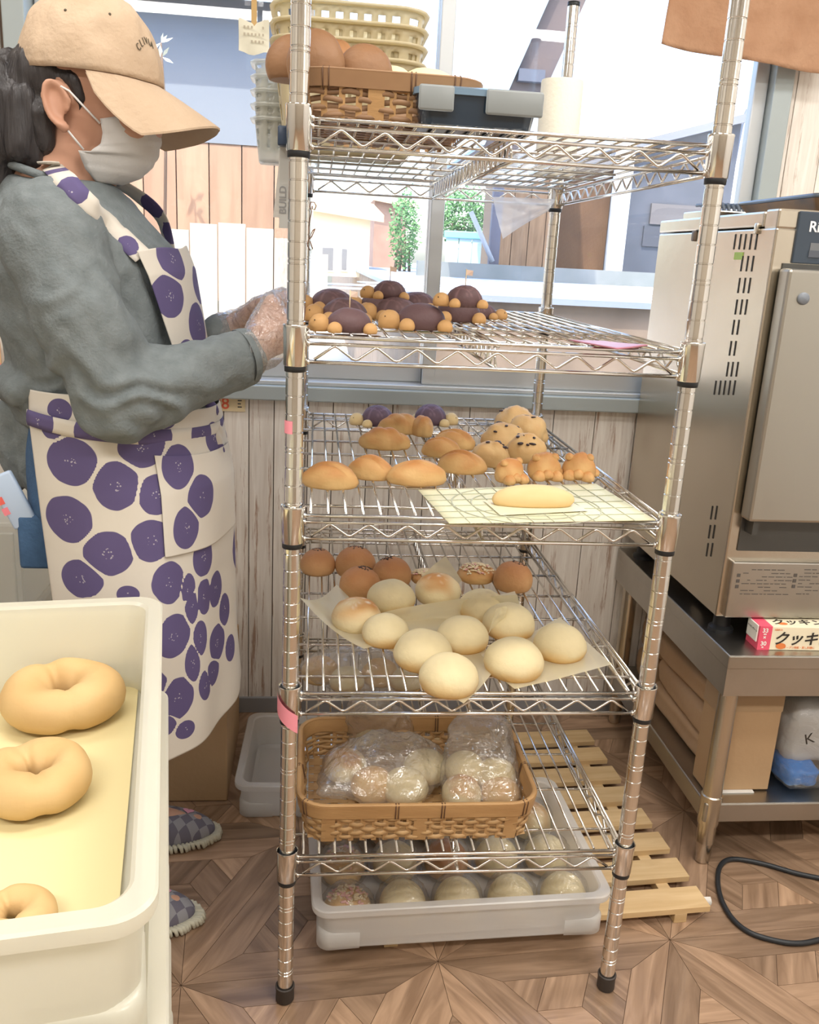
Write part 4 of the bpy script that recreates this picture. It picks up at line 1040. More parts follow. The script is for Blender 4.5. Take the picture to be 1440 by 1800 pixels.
for (u, v, w, mk, lab) in (
    (688, 1049, 86, WB(), 'floury white bun touching a sesame bun'), (770, 1036, 82, simple(c_browntop, lump=.03), 'white bun with a browned top under the parchment peak'),
    (627, 1081, 88, simple(c_browntop, lump=.03), 'white bun with a browned side on the sheet by the post'), (678, 1108, 84, WB(), 'floury white bun half wrapped by parchment'),
    (848, 1066, 86, WB(), 'floury white bun standing behind the parchment fold'), (895, 1092, 92, WB(), 'floury white bun behind two floury buns with a paper corner on it'),
    (814, 1115, 92, WB(), 'floury white bun in the middle of the cluster'), (744, 1143, 104, WB(), 'floury white bun next to the frontmost bun of the shelf'),
    (985, 1130, 94, WB(), 'floury white bun at the end of the parchment'), (904, 1158, 106, WB(), 'large floury white bun before the bun at the parchment end'),
    (789, 1186, 106, WB(), 'large floury white bun nearest the front rail of the shelf')):
    bread('white_bun', lab, u, v, z2 + .004, w, .58, mk, random.uniform(-1, 1))
parch = film_mat('parchment_film', (.93, .86, .62), haze=.74, gloss=.05, rough=.35, bump=.2, bscale=12, body=(.98, .90, .64))
for nm, cs, lf, lab, wr in (
    ('a', [(527, 1052), (592, 1028), (700, 1118), (640, 1142)], (.028, .02, .004, .004), 'curled parchment sheet drooping beside the post', .006),
    ('b', [(600, 1098), (905, 1040), (925, 1075), (700, 1152)], (.0, .012, .004, .0), 'yellowish parchment sheet under the middle buns', .006),
    ('c', [(700, 1160), (838, 1120), (880, 1165), (815, 1238)], (.0, .0, .014, .0), 'parchment sheet with a point over the front rail', .004),
    ('d', [(845, 1150), (985, 1085), (1076, 1168), (905, 1212)], (.016, .0, .004, .0), 'parchment sheet under the buns toward the shelf side', .004)):
    o = obj('parchment_sheet', quad_sheet(cs, z2 + .0022, lf, 20, wr), parch); tag(o, lab, 'paper')
def upright(pts, y0, lab, bend=.02):
    """sheet standing on edge: pixel outline on a vertical plane, bowed"""
    P_ = [ony(u, v, y0) for u, v in pts]; n = 12; rows = []
    for j in range(n + 1):
        t = j / n; a = P_[0].lerp(P_[3], t); b_ = P_[1].lerp(P_[2], t)
        rows.append([tuple(a.lerp(b_, i / n) + Vector((0, bend * math.sin(pi * i / n) * (1 - t * .3) + .004 * fn((i, j, 0), .3), 0))) for i in range(n + 1)])
    o = obj('parchment_sheet', MB().loops(rows, closed=False), parch); tag(o, lab, 'paper')
yb = onz(770, 1050, z2).y
upright([(738, 1018), (784, 978), (812, 1020), (800, 1046)], yb + .055, 'parchment corner peaking up behind the browned bun', .01)
yb = onz(790, 1110, z2).y
upright([(660, 1080), (910, 1046), (915, 1075), (690, 1118)], yb + .03, 'long parchment fold standing between the rows of white buns', .02)
upright([(872, 1072), (892, 1066), (888, 1086), (858, 1115)], onz(880, 1130, z2).y + .0, 'small parchment flap curling over a white bun', .006)
# ================================================================== BASKETS, TRAYS, BAGS
bamboo = mat('bamboo', (.50, .30, .13), .5, var=(.40, .225, .09), vscale=9, vstretch=(1, 1, 5), bump=.1)
bamboo2 = mat('bamboo_strand', (.56, .36, .17), .55, var=(.42, .25, .11), vscale=30)
cordm = mat('dark_cord', (.12, .06, .03), .7)
def perim(x0, x1, y0, y1, r, n):
    """n points evenly round a rounded rectangle with outward normals"""
    pts = rrect(x0, x1, y0, y1, r, 0, 10); P_ = [Vector((p[0], p[1])) for p in pts]; L_ = [0]
    for i in range(len(P_)): L_.append(L_[-1] + (P_[(i + 1) % len(P_)] - P_[i]).length)
    out = []; j = 0
    for k in range(n):
        s = L_[-1] * k / n
        while L_[j + 1] < s: j += 1
        a, b = P_[j % len(P_)], P_[(j + 1) % len(P_)]; t = (s - L_[j]) / max(1e-9, L_[j + 1] - L_[j]); q = a.lerp(b, t)
        d = (b - a); nn = Vector((d.y, -d.x)).normalized(); out.append((q, nn))
    return out
def woven_basket(label, x0, x1, y0, y1, z, h, stakes, rows, rim_h, colr, ties, r=.035, flare=.012, darker=None):
    t = thing('woven_basket', label, 'basket', ((x0 + x1) / 2, (y0 + y1) / 2, z)); zr = z + h
    sm = darker or bamboo2
    per = perim(x0 + flare, x1 - flare, y0 + flare, y1 - flare, r, stakes * 4)
    def pt(k, zz, off):
        q, n_ = per[k % len(per)]; f = flare * (zz - z) / h; return (q.x + n_.x * (off + f), q.y + n_.y * (off + f), zz)
    hh = (h - rim_h * .8) / rows
    for k in range(rows):
        zz = z + .004 + hh * (k + .5)
        obj('weave_strand', MB().tube([pt(i, zz + .0012 * math.sin(i * .7 + k * 2), .0024 * math.sin(pi * i / 4 + (k % 2) * pi + pi / 2 * 0)) for i in range(stakes * 4)], 1, 6, closed=True, flat=(.0010, hh * .47)), sm, t)
    for i in range(stakes):
        wide = .011 if i % 8 == 3 else .0042
        a, b = Vector(pt(i * 4, z + .001, .0015 if i % 8 == 3 else 0)), Vector(pt(i * 4, zr - .004, .0028 if i % 8 == 3 else 0)); n_ = per[i * 4][1]; tg = Vector((-n_.y, n_.x, 0)); nn = Vector((n_.x, n_.y, 0))
        mb = MB(); mb.loops([[p + tg * wide * sx + nn * .0006 * sy for sx, sy in ((-1, -1), (1, -1), (1, 1), (-1, 1))] for p in (a, b)], cap0=True, cap1=True)
        obj('stake', mb, bamboo, t, smooth=False)
    for off, nm in ((.0035, 'outer_rim_band'), (-.0035, 'inner_rim_band')):
        rings = [[pt(i, zz, off + o2) for i in range(len(per))] for zz, o2 in ((zr - rim_h, -.0012), (zr - rim_h, .0014), (zr, .0014), (zr, -.0012), (zr - rim_h, -.0012))]
        obj(nm, MB().loops(rings), colr, t, angle=40)
    obj('rim_top', MB().tube([pt(i, zr + .001, 0) for i in range(0, len(per), 2)], 1, 8, closed=True, flat=(.0045, .0022)), colr, t)
    for k in ties:
        ki = int(k * len(per)); cp = [pt(ki, zr + .0035, 0), pt(ki, zr, .0055), pt(ki, zr - rim_h, .0058), pt(ki, zr - rim_h - .004, 0), pt(ki, zr - rim_h, -.0058), pt(ki, zr, -.0055)]
        obj('tie', MB().tube(cp, .0011, 6, closed=True), cordm, t)
        cp = [pt(ki + 1, zr + .0035, 0), pt(ki + 1, zr, .0055), pt(ki + 1, zr - rim_h, .0058), pt(ki + 1, zr - rim_h - .004, 0), pt(ki + 1, zr - rim_h, -.0058), pt(ki + 1, zr, -.0055)]
        obj('tie', MB().tube(cp, .0009, 6, closed=True), cordm, t)
    bw_, g = .0115, .0135; X0, X1, Y0, Y1 = x0 + flare + .004, x1 - flare - .004, y0 + flare + .004, y1 - flare - .004
    ny = int((Y1 - Y0) / g); nx = int((X1 - X0) / .030)
    for j in range(ny):
        y = Y0 + g * (j + .5); mb = MB(); rows_ = []
        for i in range(nx * 3 + 1):
            x = X0 + (X1 - X0) * i / (nx * 3); zz = z + .0035 + .0013 * math.sin(pi * i / 3 + pi * j); rows_.append([(x, y - bw_ / 2, zz), (x, y + bw_ / 2, zz), (x, y + bw_ / 2, zz + .0007), (x, y - bw_ / 2, zz + .0007)])
        obj('floor_strip', mb.loops(rows_), sm, t, smooth=False)
    for i in range(nx):
        x = X0 + (X1 - X0) * (i + .5) / nx; mb = MB(); rows_ = []
        for j in range(ny * 2 + 1):
            y = Y0 + (Y1 - Y0) * j / (ny * 2); zz = z + .0035 - .0013 * math.cos(pi * j / 2 + pi * i); rows_.append([(x - .006, y, zz), (x + .006, y, zz), (x + .006, y, zz + .0007), (x - .006, y, zz + .0007)])
        obj('cross_strip', mb.loops(rows_), sm, t, smooth=False)
    return t
z1 = DK[0]; z5 = DK[4]
woven_basket('woven bamboo basket holding bagged buns on the lowest shelf', .016, .414, .02, .306, z1 + .001, .074, 64, 6, .024, bamboo, (.02, .12, .44, .52, .64, .70, .81, .90, .96))
dkb = mat('aged_bamboo', (.30, .17, .085), .55, var=(.22, .12, .06), vscale=20)
woven_basket('dark woven basket of rolls on the topmost shelf', -.005, .242, .035, .36, z5 + .001, .060, 44, 5, .020, mat('aged_rim', (.34, .20, .10), .5, var=(.27, .15, .075), vscale=12), (.05, .55, .66, .72, .88), darker=dkb)
def c_backlit_crust(d, z, s):  # crust colour darkened to carry the shade of the backlight
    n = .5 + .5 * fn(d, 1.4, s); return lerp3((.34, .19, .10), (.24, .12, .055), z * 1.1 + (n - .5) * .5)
# rolls in the upper basket
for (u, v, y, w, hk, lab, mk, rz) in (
    (514, 102, .16, .075, .8, 'smooth brown roll showing behind the front post on top', simple(c_backlit_crust, lump=.03), 0),
    (556, 100, .10, .080, .85, 'pale brown roll leaning in the upper basket', simple(c_backlit_crust, lump=.04), .2),
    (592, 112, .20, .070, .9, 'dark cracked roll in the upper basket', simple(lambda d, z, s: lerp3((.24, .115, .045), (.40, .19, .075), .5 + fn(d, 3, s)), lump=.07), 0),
    (642, 116, .13, .078, .72, 'round brown roll with a point in the upper basket', simple(c_backlit_crust, lump=.03), 0),
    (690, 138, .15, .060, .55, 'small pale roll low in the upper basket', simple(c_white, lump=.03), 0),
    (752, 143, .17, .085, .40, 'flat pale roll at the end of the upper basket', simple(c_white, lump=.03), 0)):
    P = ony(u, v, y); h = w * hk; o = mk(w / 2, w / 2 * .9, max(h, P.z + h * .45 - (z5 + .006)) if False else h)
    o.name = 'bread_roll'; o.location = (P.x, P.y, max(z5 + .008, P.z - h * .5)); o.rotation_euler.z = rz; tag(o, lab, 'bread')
# ---- slotted cream plastic baskets, nested
crm = film_mat('cream_plastic', (.95, .9, .75), haze=.85, gloss=.06, rough=.3, bump=0, body=(.82, .74, .52))
def slot_basket(name, label, x0, x1, y0, y1, z, h, m, seed=0, flare=.02, group=None, holes=True, r=.03, n=112, hr=9):
    t = thing(name, label, 'basket', ((x0 + x1) / 2, (y0 + y1) / 2, z), 0, group)
    per = perim(x0 + flare, x1 - flare, y0 + flare, y1 - flare, r, n); mb = MB(); R_ = 12; vs = []; fs = []
    for j in range(R_ + 1):
        zz = z + h * j / R_; f = flare * (j / R_)
        for q, nn in per: vs.append((q.x + nn.x * f, q.y + nn.y * f, zz))
    for j in range(R_):
        for i in range(n):
            if holes and ((j == 10 and i % 4 in (1, 2)) or (j in (4, 5, 7, 8) and i % 4 == 1)): continue
            fs.append([j * n + i, j * n + (i + 1) % n, (j + 1) * n + (i + 1) % n, (j + 1) * n + i])
    fs.append([i for i in range(n)][::-1])
    mb.add(vs, fs); o = obj('wall', mb, m, t); md = o.modifiers.new('t', 'SOLIDIFY'); md.thickness = .0016
    obj('rim', MB().tube([(q.x + nn.x * (flare + .003), q.y + nn.y * (flare + .003), z + h) for q, nn in per[::2]], 1, 8, closed=True, flat=(.006, .0035)), m, t)
    return t
zb = ony(600, 60, .5).z; pitch = .027; Zb = [z5 + .002 + pitch * k for k in range(5)]
hb = (ony(600, 22, .50).z - z5 - .002) - pitch * 3
for k in range(4):
    slot_basket('plastic_basket', ('lowest', 'second lowest', 'second highest', 'uppermost')[k] + ' cream slotted basket of the nested stack by the window', -.055, .205, .44, .62, z5 + .002 + pitch * k, hb, crm, k, group='nested cream baskets')
clr = film_mat('clear_plastic', (.97, .98, .97), haze=.42, gloss=.12, rough=.15, bump=0, body=(.92, .92, .86))
a = ony(450, 105, .62); b_ = ony(500, 282, .62)
for k in range(5):
    zt = a.z - .030 - .024 * k
    slot_basket('clear_basket', ('uppermost', 'second', 'third', 'fourth', 'lowest')[k] + ' clear plastic basket of the stack hanging beside the rack', a.x, a.x + .085, .57, .66, zt - .055, .075, clr, k, .008, 'clear baskets hanging beside the rack', True, .012, 56)
hk_ = MB().tube([(a.x + .06, .60, a.z - .11), (-.012, .60, a.z - .10), (0.004, .60, SB[4] + .045), (0.004, .60, SB[4] + .03)], .0015, 6)
tag(obj('string', hk_, mat('cord_white', (.8, .8, .76), .6)), 'thin cord tying the clear baskets to the top shelf', 'cord')
# ---- glass container, paper roll, bags on the top shelf
c0 = ony(697, 205, .02); 
gc = thing('lidded_container', 'dark glass food container with grey snap latches', 'container', (.245, .075, z5))
gx0, gx1, gy0, gy1 = .150, .315, .012, .11
tub = rrect(gx0 + .008, gx1 - .008, gy0 + .006, gy1 - .006, .018, z5 + .001); tub2 = rrect(gx0, gx1, gy0, gy1, .022, z5 + .038)
obj('tub', MB().loops([tub, tub2], cap0=True, cap1=True), mat('dark_glass', (.02, .035, .055), .08, spec=.8), gc, angle=40)
lid1 = rrect(gx0 - .003, gx1 + .003, gy0 - .003, gy1 + .003, .024, z5 + .038); lid2 = rrect(gx0 - .003, gx1 + .003, gy0 - .003, gy1 + .003, .024, z5 + .046); lid3 = rrect(gx0 + .006, gx1 - .006, gy0 + .006, gy1 - .006, .02, z5 + .049)
obj('lid', MB().loops([lid1, lid2, lid3], cap0=True, cap1=True), mat('lid_blue', (.16, .24, .32), .25), gc, angle=40)
lat = mat('latch_grey', (.24, .26, .26), .4)
for x0_, x1_ in ((gx0 + .002, gx0 + .048), (gx1 - .075, gx1 + .001)):
    obj('latch', MB().box(x0_, x1_, gy0 - .009, gy0 - .003, z5 + .016, z5 + .047, b=.003), lat, gc)
pt_ = ony(985, 190, .62)
pr = thing('paper_roll', 'white paper towel roll standing at the window end of the top shelf', 'paper roll', (pt_.x, .62, z5))
ht = ony(985, 142, .62).z - z5
obj('roll', MB().lathe([(.014, .001), (.040, .001), (.041, .004), (.041, ht - .003), (.040, ht), (.020, ht), (.019, ht - .004), (.019, .01)], (pt_.x, .62, z5), 40, cap=False), mat('paper_towel', (.84, .80, .68), .9, bump=.15, bscale=150), pr, angle=40)
obj('core', MB().lathe([(.0185, .002), (.0185, ht - .001), (.017, ht - .001), (.017, .002)], (pt_.x, .62, z5), 24, cap=False), cb, pr, angle=40)
fl1 = film_mat('thin_bag', (.985, .985, .985), haze=.10, gloss=.14, rough=.08, bump=1.0, bscale=30)
tag(obj('flat_bag', pillow(.36, .545, .30, .60, z5 + .001, z5 + .016, 11), fl1), 'flat empty plastic bag beside the paper roll', 'bag')
tag(obj('flat_bag', pillow(.02, .40, .66, .83, z5 + .001, z5 + .010, 12), fl1), 'crumpled plastic wrap lying near the wall end of the top shelf', 'bag')
mlk = film_mat('milky_film', (.97, .97, .97), haze=.55, gloss=.06, rough=.25, bump=.5, bscale=10, body=(.92, .93, .95))
def hang(name, label, pts, y, m, bow=.02, cat='bag'):
    P_ = [ony(u, v, y) for u, v in pts]; n = 14; rows = []
    for j in range(n + 1):
        t = j / n; A, B = P_[0].lerp(P_[3], t), P_[1].lerp(P_[2], t)
        rows.append([tuple(A.lerp(B, i / n) + Vector((0, bow * math.sin(pi * i / n) * t + .008 * fn((i, j, 0), .35, 2), 0))) for i in range(n + 1)])
    return tag(obj(name, MB().loops(rows, closed=False), m), label, cat)
hang('hanging_bag', 'milky plastic bag drooping under the top shelf by the rear post', [(866, 346), (978, 350), (962, 372), (884, 420)], .80, mlk)
hang('hanging_bag', 'clear bag hanging behind the front post at hand height', [(484, 402), (512, 402), (508, 512), (494, 512)], .16, fl1)
# cards hanging behind the front post
cdm = mat('card_grey', (.50, .50, .48), .6)
p0, p1 = ony(492, 262, .035), ony(512, 402, .035)
cd_ = thing('hanging_card', 'grey printed card hanging at the front post', 'card', (p0.x + .008, .035, p1.z))
obj('card', MB().box(p0.x, p0.x + .022, .034, .0355, p1.z, p0.z + .01), cdm, cd_, smooth=False)
tb = text_mesh('BUILD', .013, .0002, bold=.0003); tb.xform(Matrix.Translation((p0.x + .009, .0336, p1.z + .018)) @ Matrix.Rotation(pi / 2, 4, 'X') @ Matrix.Rotation(pi / 2, 4, 'Z')); obj('lettering', tb, mat('print_mid', (.28, .28, .28), .6), cd_, smooth=False)
p0, p1 = ony(492, 270, .05), ony(480, 382, .05)
cw = MB(); cw.add([(p0.x, .05, p0.z), (p0.x + .012, .05, p0.z), (p0.x + .008, .05, p1.z), (p1.x, .05, p1.z), (p0.x, .0514, p0.z), (p0.x + .012, .0514, p0.z), (p0.x + .008, .0514, p1.z), (p1.x, .0514, p1.z)], [[0, 1, 2, 3], [7, 6, 5, 4], [0, 4, 5, 1], [1, 5, 6, 2], [2, 6, 7, 3], [3, 7, 4, 0]])
tag(obj('hanging_card', cw, mat('card_pale', (.62, .60, .56), .6), smooth=False), 'pale slanting card behind the grey printed card', 'card')
p = ony(497, 240, .02); tag(obj('binder_clip', MB().box(p.x - .006, p.x + .006, .008, .03, p.z - .012, p.z + .012, b=.002), mat('clip_navy', (.03, .05, .09), .4)), 'small dark clip on the front post collar', 'clip')
tw = MB(); P_ = [ony(u, v, .016) for u, v in ((543, 398), (545, 385), (548, 372), (545, 362), (547, 355), (553, 356), (556, 362), (553, 369), (549, 367), (549, 362))]
tw.tube(P_, .0008, 5); P_ = [ony(u, v, .016) for u, v in ((543, 398), (543, 420), (550, 405), (554, 402), (548, 416), (543, 421), (540, 430), (545, 440), (550, 438), (545, 424))]; tw.tube(P_, .0008, 5)
tag(obj('twist_tie', tw, mat('tie_brown', (.20, .10, .06), .5)), 'curled brown wire tie on the front post', 'wire')
# red sheet on the fourth shelf
o = obj('red_sheet', quad_sheet([(1000, 597), (1060, 599), (1140, 606), (1085, 613)], z4 + .0015, (.0, .0, .002, .0), 12, .001), mat('red_film', (.42, .15, .19), .35)); tag(o, 'thin pinkish red plastic sheet on the upper shelf', 'sheet')
md = o.modifiers.new('t', 'SOLIDIFY'); md.thickness = .0015; md.offset = 1

# ---- plastic dough trays
milky = film_mat('milky_plastic', (.95, .955, .95), haze=.60, gloss=.07, rough=.28, bump=0, body=(.97, .97, .96))
milky2 = film_mat('cream_milky_plastic', (.97, .95, .88), haze=.74, gloss=.07, rough=.28, bump=0, body=(.90, .89, .80))
def tray_parts(t, L_, B_, H_, m, lip=.012, wallt=.022):
    """L_ along x, B_ along y; origin mid base"""
    x, y = L_ / 2, B_ / 2
    R = lambda ins, z, r=.03: rrect(-x + ins, x - ins, -y + ins, y - ins, max(.006, r - ins * .3), z, 8)
    mb = MB(); mb.loops([R(wallt, .004), R(wallt - .004, .001), R(lip + .002, .006), R(lip, H_ - .016), R(.001, H_ - .014), R(0, H_ - .010), R(0, H_ - .002), R(.002, H_), R(lip + .003, H_), R(lip + .006, H_ - .003), R(wallt + .004, .012), R(wallt + .012, .006)], cap0=True, cap1=True)
    b = obj('body', mb, m, t, local=True, angle=35)
    for sx in (-1, 1):
        for sy in (-1, 1):
            ft = MB(); rings = []
            for (ro, zz) in ((.0, .0), (.004, .004), (.004, .034), (-.004, .042), (-.006, .0)):
                ring = []
                arc = [(sx * (x - .085), sy * (y - lip + ro - .004))] + [(sx * (x - .03 + (.03 - lip + ro) * math.cos(a) - .002), sy * (y - .03 + (.03 - lip + ro) * math.sin(a) - .002)) for a in [pi / 2 * (1 - k / 6) for k in range(7)]] + [(sx * (x - lip + ro - .004), sy * (y - .085))]
                rings.append([(px, py, zz) for px, py in arc])
            ft.loops(rings, closed=False); obj('corner_foot', ft, m, t, local=True)
def tray(label, loc, rz, L_, B_, H_, m, group=None):
    t = thing('dough_tray', label, 'tray', loc, rz, group); tray_parts(t, L_, B_, H_, m); return t
TR = (.308, .258, .036); TRZ = math.radians(2.3)
tray('milky plastic tray of bagged buns on the wooden pallet', TR, TRZ, .545, .39, .092, milky)
tray('empty milky plastic tray on the floor against the plank wall', (-.012, .66, .001), math.radians(-2), .225, .33, .088, milky)
# pallet
pal = thing('slatted_pallet', 'low wooden slatted floor pallet under the rack', 'pallet', (.45, .47, 0), math.radians(4))
pine = wood_mat('pine', (.66, .48, .26), (.55, .37, .18), 'X', rough=.6, scale=5, bump=.1, jitter=.08, stretch=10)
for k in range(8):
    o = obj('slat', MB().box(-.345, .345, -.030, .030, .020, .033, b=.001), pine, pal, smooth=False, local=True); o.location = (0, -.310 + .0885 * k, 0)
for x in (-.285, .02, .285):
    o = obj('runner', MB().box(-.013, .013, -.34, .34, 0, .0205, b=.001), pine, pal, smooth=False, local=True); o.location = (x, 0, 0)
# buns in the tray, each in its own bag
fl2 = film_mat('bun_bag', (.985, .985, .985), haze=.05, gloss=.15, rough=.06, bump=.7, bscale=20)
def bag_blob(a, b, h, seed):
    def rg(d, th): return 1.06 + .07 * abs(fn(d, 3.5, seed)) + .05 * fn(d, 9, seed) + .20 * max(0, abs(d.x) - .75)
    return blob(a, b, h, lambda d, z, s: (1, 1, 1), seed, 40, 22, lump=.02, ridge=rg)
def bagged(label, P, a, h, kind, rz, group):
    s = ns(); t = thing('bagged_bun', label, 'bread', P, rz, group)
    if kind == 'almond':
        obj('bun', blob(a, a, h * .9, c_pale, s, lump=.1), bread_m, t, local=True, colors=True)
        for nm, n_, m_ in (('almonds', 60, almond_m), ('icing', 30, sugar_m)):
            o = obj(nm, pips(n_, a, a, h * .92, .0055, .9, int(s) + n_), m_, t, local=True); o['kind'] = 'stuff'
    else: obj('bun', blob(a, a, h, {'white': c_white, 'brown': c_browntop, 'roll': c_anpan}[kind], s, lump=.03), bread_m, t, local=True, colors=True)
    obj('bag', bag_blob(a * 1.08, a * 1.08, h * 1.10, s), fl2, t, local=True); return t
Rz = Matrix.Rotation(TRZ, 3, 'Z')
kinds = [['almond', 'white', 'white', 'white', 'white'], ['almond', 'white', 'roll', 'white', 'white'], ['almond', 'roll', 'white', 'white', 'brown']]
for j in range(3):
    for i in range(5):
        lp = Rz @ Vector((-.205 + .1025 * i, -.115 + .115 * j, .014)) + Vector(TR); k_ = kinds[j][i]
        rw = ('in the outer row', 'in the middle row', 'in the innermost row')[j]; cl_ = ('', 'next to the almond bun', 'third from the tray end', 'fourth after the almond bun', 'at the pallet end')[i]
        lab = {'almond': 'almond topped bun in a clear bag inside the floor tray', 'white': 'floury bun in a clear bag inside the floor tray', 'roll': 'brown bun in a clear bag inside the floor tray', 'brown': 'browned bun in a clear bag at the tray end'}[k_]
        lab = {'almond': 'almond topped bagged bun ' + rw + ' of the tray', 'white': 'floury bagged bun ' + cl_ + ' ' + rw + ' of the tray', 'roll': 'brown bagged bun ' + cl_ + ' ' + rw + ' of the tray', 'brown': 'browned bagged bun at the inner tray corner'}[k_]
        bagged(lab, lp, .0430, .064 if k_ != 'almond' else .058, k_, random.uniform(0, 3), {'almond': 'bagged almond buns in the floor tray', 'white': 'bagged floury buns in the floor tray', 'roll': 'bagged brown buns in the floor tray', 'brown': 'bagged browned bun'}[k_])
# bags of buns in the low basket
def hull_film(points, seed, amp=.004, vox=.0065):
    bm = bmesh.new()
    for p in points: bm.verts.new(p)
    bmesh.ops.convex_hull(bm, input=bm.verts[:]); bmesh.ops.delete(bm, geom=[v for v in bm.verts if not v.link_faces], context='VERTS')
    me = bpy.data.meshes.new('tmp'); bm.to_mesh(me); bm.free(); o = bpy.data.objects.new('tmp', me); COL.objects.link(o)
    md = o.modifiers.new('r', 'REMESH'); md.mode = 'VOXEL'; md.voxel_size = vox
    sm_ = o.modifiers.new('s', 'SMOOTH'); sm_.iterations = 4
    dg = bpy.context.evaluated_depsgraph_get(); dg.update(); m2 = bpy.data.meshes.new_from_object(o.evaluated_get(dg))
    mb = MB(); vs = []
    for v in m2.vertices:
        p = v.co; r1 = 1 - abs(fn(p, 22, seed)); r2 = 1 - abs(fn(p, 55, seed)); vs.append(p + v.normal * amp * (r1 ** 3 * 1.6 + r2 ** 4 * .8 - 1.1))
    mb.add(vs, [list(f.vertices) for f in m2.polygons]); bpy.data.objects.remove(o); bpy.data.meshes.remove(me); bpy.data.meshes.remove(m2); return mb
bagf = film_mat('bread_bag', (.985, .985, .985), haze=.17, gloss=.17, rough=.12, bump=.7, bscale=16)
zk = z1 + .012
def bunch(label, blab, buns, neck, seed, extra=()):
    pts = []
    for (u, v, w, kind, lift, nm_l) in buns:
        P, wd = spot(u, v, zk + lift, w, .62); a = wd / 2; h = wd * .62
        o = simple({'white': c_white, 'brown': c_browntop, 'roll': c_pale}[kind], lump=.04)(a, a * .95, h); o.name = 'bagged_roll'; o.location = P; o.rotation_euler.z = seed; tag(o, blab % nm_l, 'bread')
        for k in range(14):
            an = 2 * pi * k / 14
            for rr, zz in ((1.06, .15), (1.06, .55), (.7, 1.0), (.2, 1.08)): pts.append((P.x + a * rr * math.cos(an), P.y + a * rr * math.sin(an), P.z + h * zz))
    for (u, v, y, r) in neck:
        q = ony(u, v, y)
        for k in range(8): pts.append((q.x + r * math.cos(k * pi / 4), q.y + r * .7 * math.sin(k * pi / 4), q.z))
    tag(obj('bread_bag', hull_film(pts, seed), bagf), label, 'bag', None)
bunch('clear bag of buns with a crumpled open mouth in the low basket', '%s inside the bag with a crumpled mouth', [(608, 1345, 76, 'brown', .0, 'browned bun'), (655, 1378, 78, 'roll', .0, 'tan bun'), (712, 1382, 84, 'white', .0, 'largest pale bun'), (748, 1346, 78, 'white', .006, 'pale bun propped behind the largest')], [(690, 1298, .17, .05), (570, 1362, .13, .006), (560, 1396, .085, .006)], 3.3)
bunch('clear bag of buns with a tall twisted neck in the low basket', '%s inside the bag with a tall neck', [(818, 1350, 76, 'white', .012, 'pale bun above the browned one'), (872, 1362, 76, 'white', .010, 'pale bun against the basket side'), (812, 1392, 74, 'brown', .0, 'browned bun'), (880, 1392, 72, 'roll', .0, 'tan bun')], [(845, 1262, .20, .055)], 5.1)
bunch('clear bag of buns at the rear of the low basket', '%s inside the bag at the rear of the basket', [(650, 1288, 74, 'white', .0, 'pale bun'), (705, 1290, 70, 'roll', .0, 'tan bun')], [(640, 1225, .24, .03)], 7.7)
# far bag of rolls on the lowest shelf behind the basket
bunch('clear bag of rolls behind the low basket', '%s inside the bag behind the low basket', [(563, 1178, 66, 'roll', .0, 'tan roll by the rack post'), (610, 1195, 62, 'white', .0, 'pale roll between two tan rolls'), (668, 1182, 66, 'roll', .0, 'tan roll between two pale rolls'), (715, 1195, 60, 'white', .0, 'pale roll at the bag end')], [(650, 1130, .58, .03)], 9.9)
# ---- foreground stack of dough trays, dough rings
FG = (-.302, -.528); FRZ = .155; FH = .117
names = ['lowest', 'second lowest', 'third lowest', 'middle', 'third highest', 'second highest', 'uppermost']
for k in range(7):
    off = .004 if k == 5 else 0
    tray(names[k] + ' cream plastic tray of the tall stack' + (', holding dough rings' if k == 6 else ''), (FG[0] + off, FG[1], .001 + FH * k), FRZ, .40, .545, FH - .0005, milky2, 'stacked dough trays')
zf = .001 + FH * 6 + .007
ps = quad_sheet([(-120, 1075), (255, 1068), (205, 1640), (-250, 1640)], zf + .002, (.006, .010, .004, 0), 16, .003)
tag(obj('lining_sheet', ps, mat('lining_yellow', (.72, .62, .34), .5)), 'yellowish lining sheet inside the uppermost dough tray', 'paper')
def ring(R, r, h, seed):
    mb = MB(); nu, nv = 56, 22; vs = []; cs = []
    for i in range(nu):
        th = 2 * pi * i / nu
        k = 1 + .10 * math.sin(th * 2 + seed) + .10 * fn((math.cos(th), math.sin(th), 0), 1.8, seed); kk = 1 - .22 * math.exp(-((th - 2.2) / .25) ** 2) - .16 * math.exp(-((th - 5.1) / .2) ** 2)
        for j in range(nv):
            a = 2 * pi * j / nv; x = (R + r * math.cos(a) * k * kk); z = h * (.5 + .5 * math.sin(a) * kk) * (1 + .08 * fn((th, a, 0), 1.1, seed))
            vs.append((x * math.cos(th), x * math.sin(th), max(0, z))); cs.append(lerp3((.64, .45, .22), (.55, .35, .145), .5 + .5 * fn((x * math.cos(th) * 30, x * math.sin(th) * 30, z * 30), 1, seed)))
    fs = [[i * nv + j, ((i + 1) % nu) * nv + j, ((i + 1) % nu) * nv + (j + 1) % nv, i * nv + (j + 1) % nv] for i in range(nu) for j in range(nv)]
    mb.add(vs, fs, cs); return mb
for (u, v, w, lab, s) in ((112, 1228, 205, 'raw dough ring with a wide hole beside the tray corner', 1.), (62, 1372, 200, 'raw dough ring with a pinched seam in the middle of the tray', 4.), (22, 1618, 150, 'raw dough ring partly cut off near the tray end', 8.)):
    P, wd = spot(u, v, zf + .006, w, .38); o = obj('dough_ring', ring(wd * .300, wd * .195, wd * .38, s), dough_m, local=True, colors=True); o.location = P; tag(o, lab, 'dough')
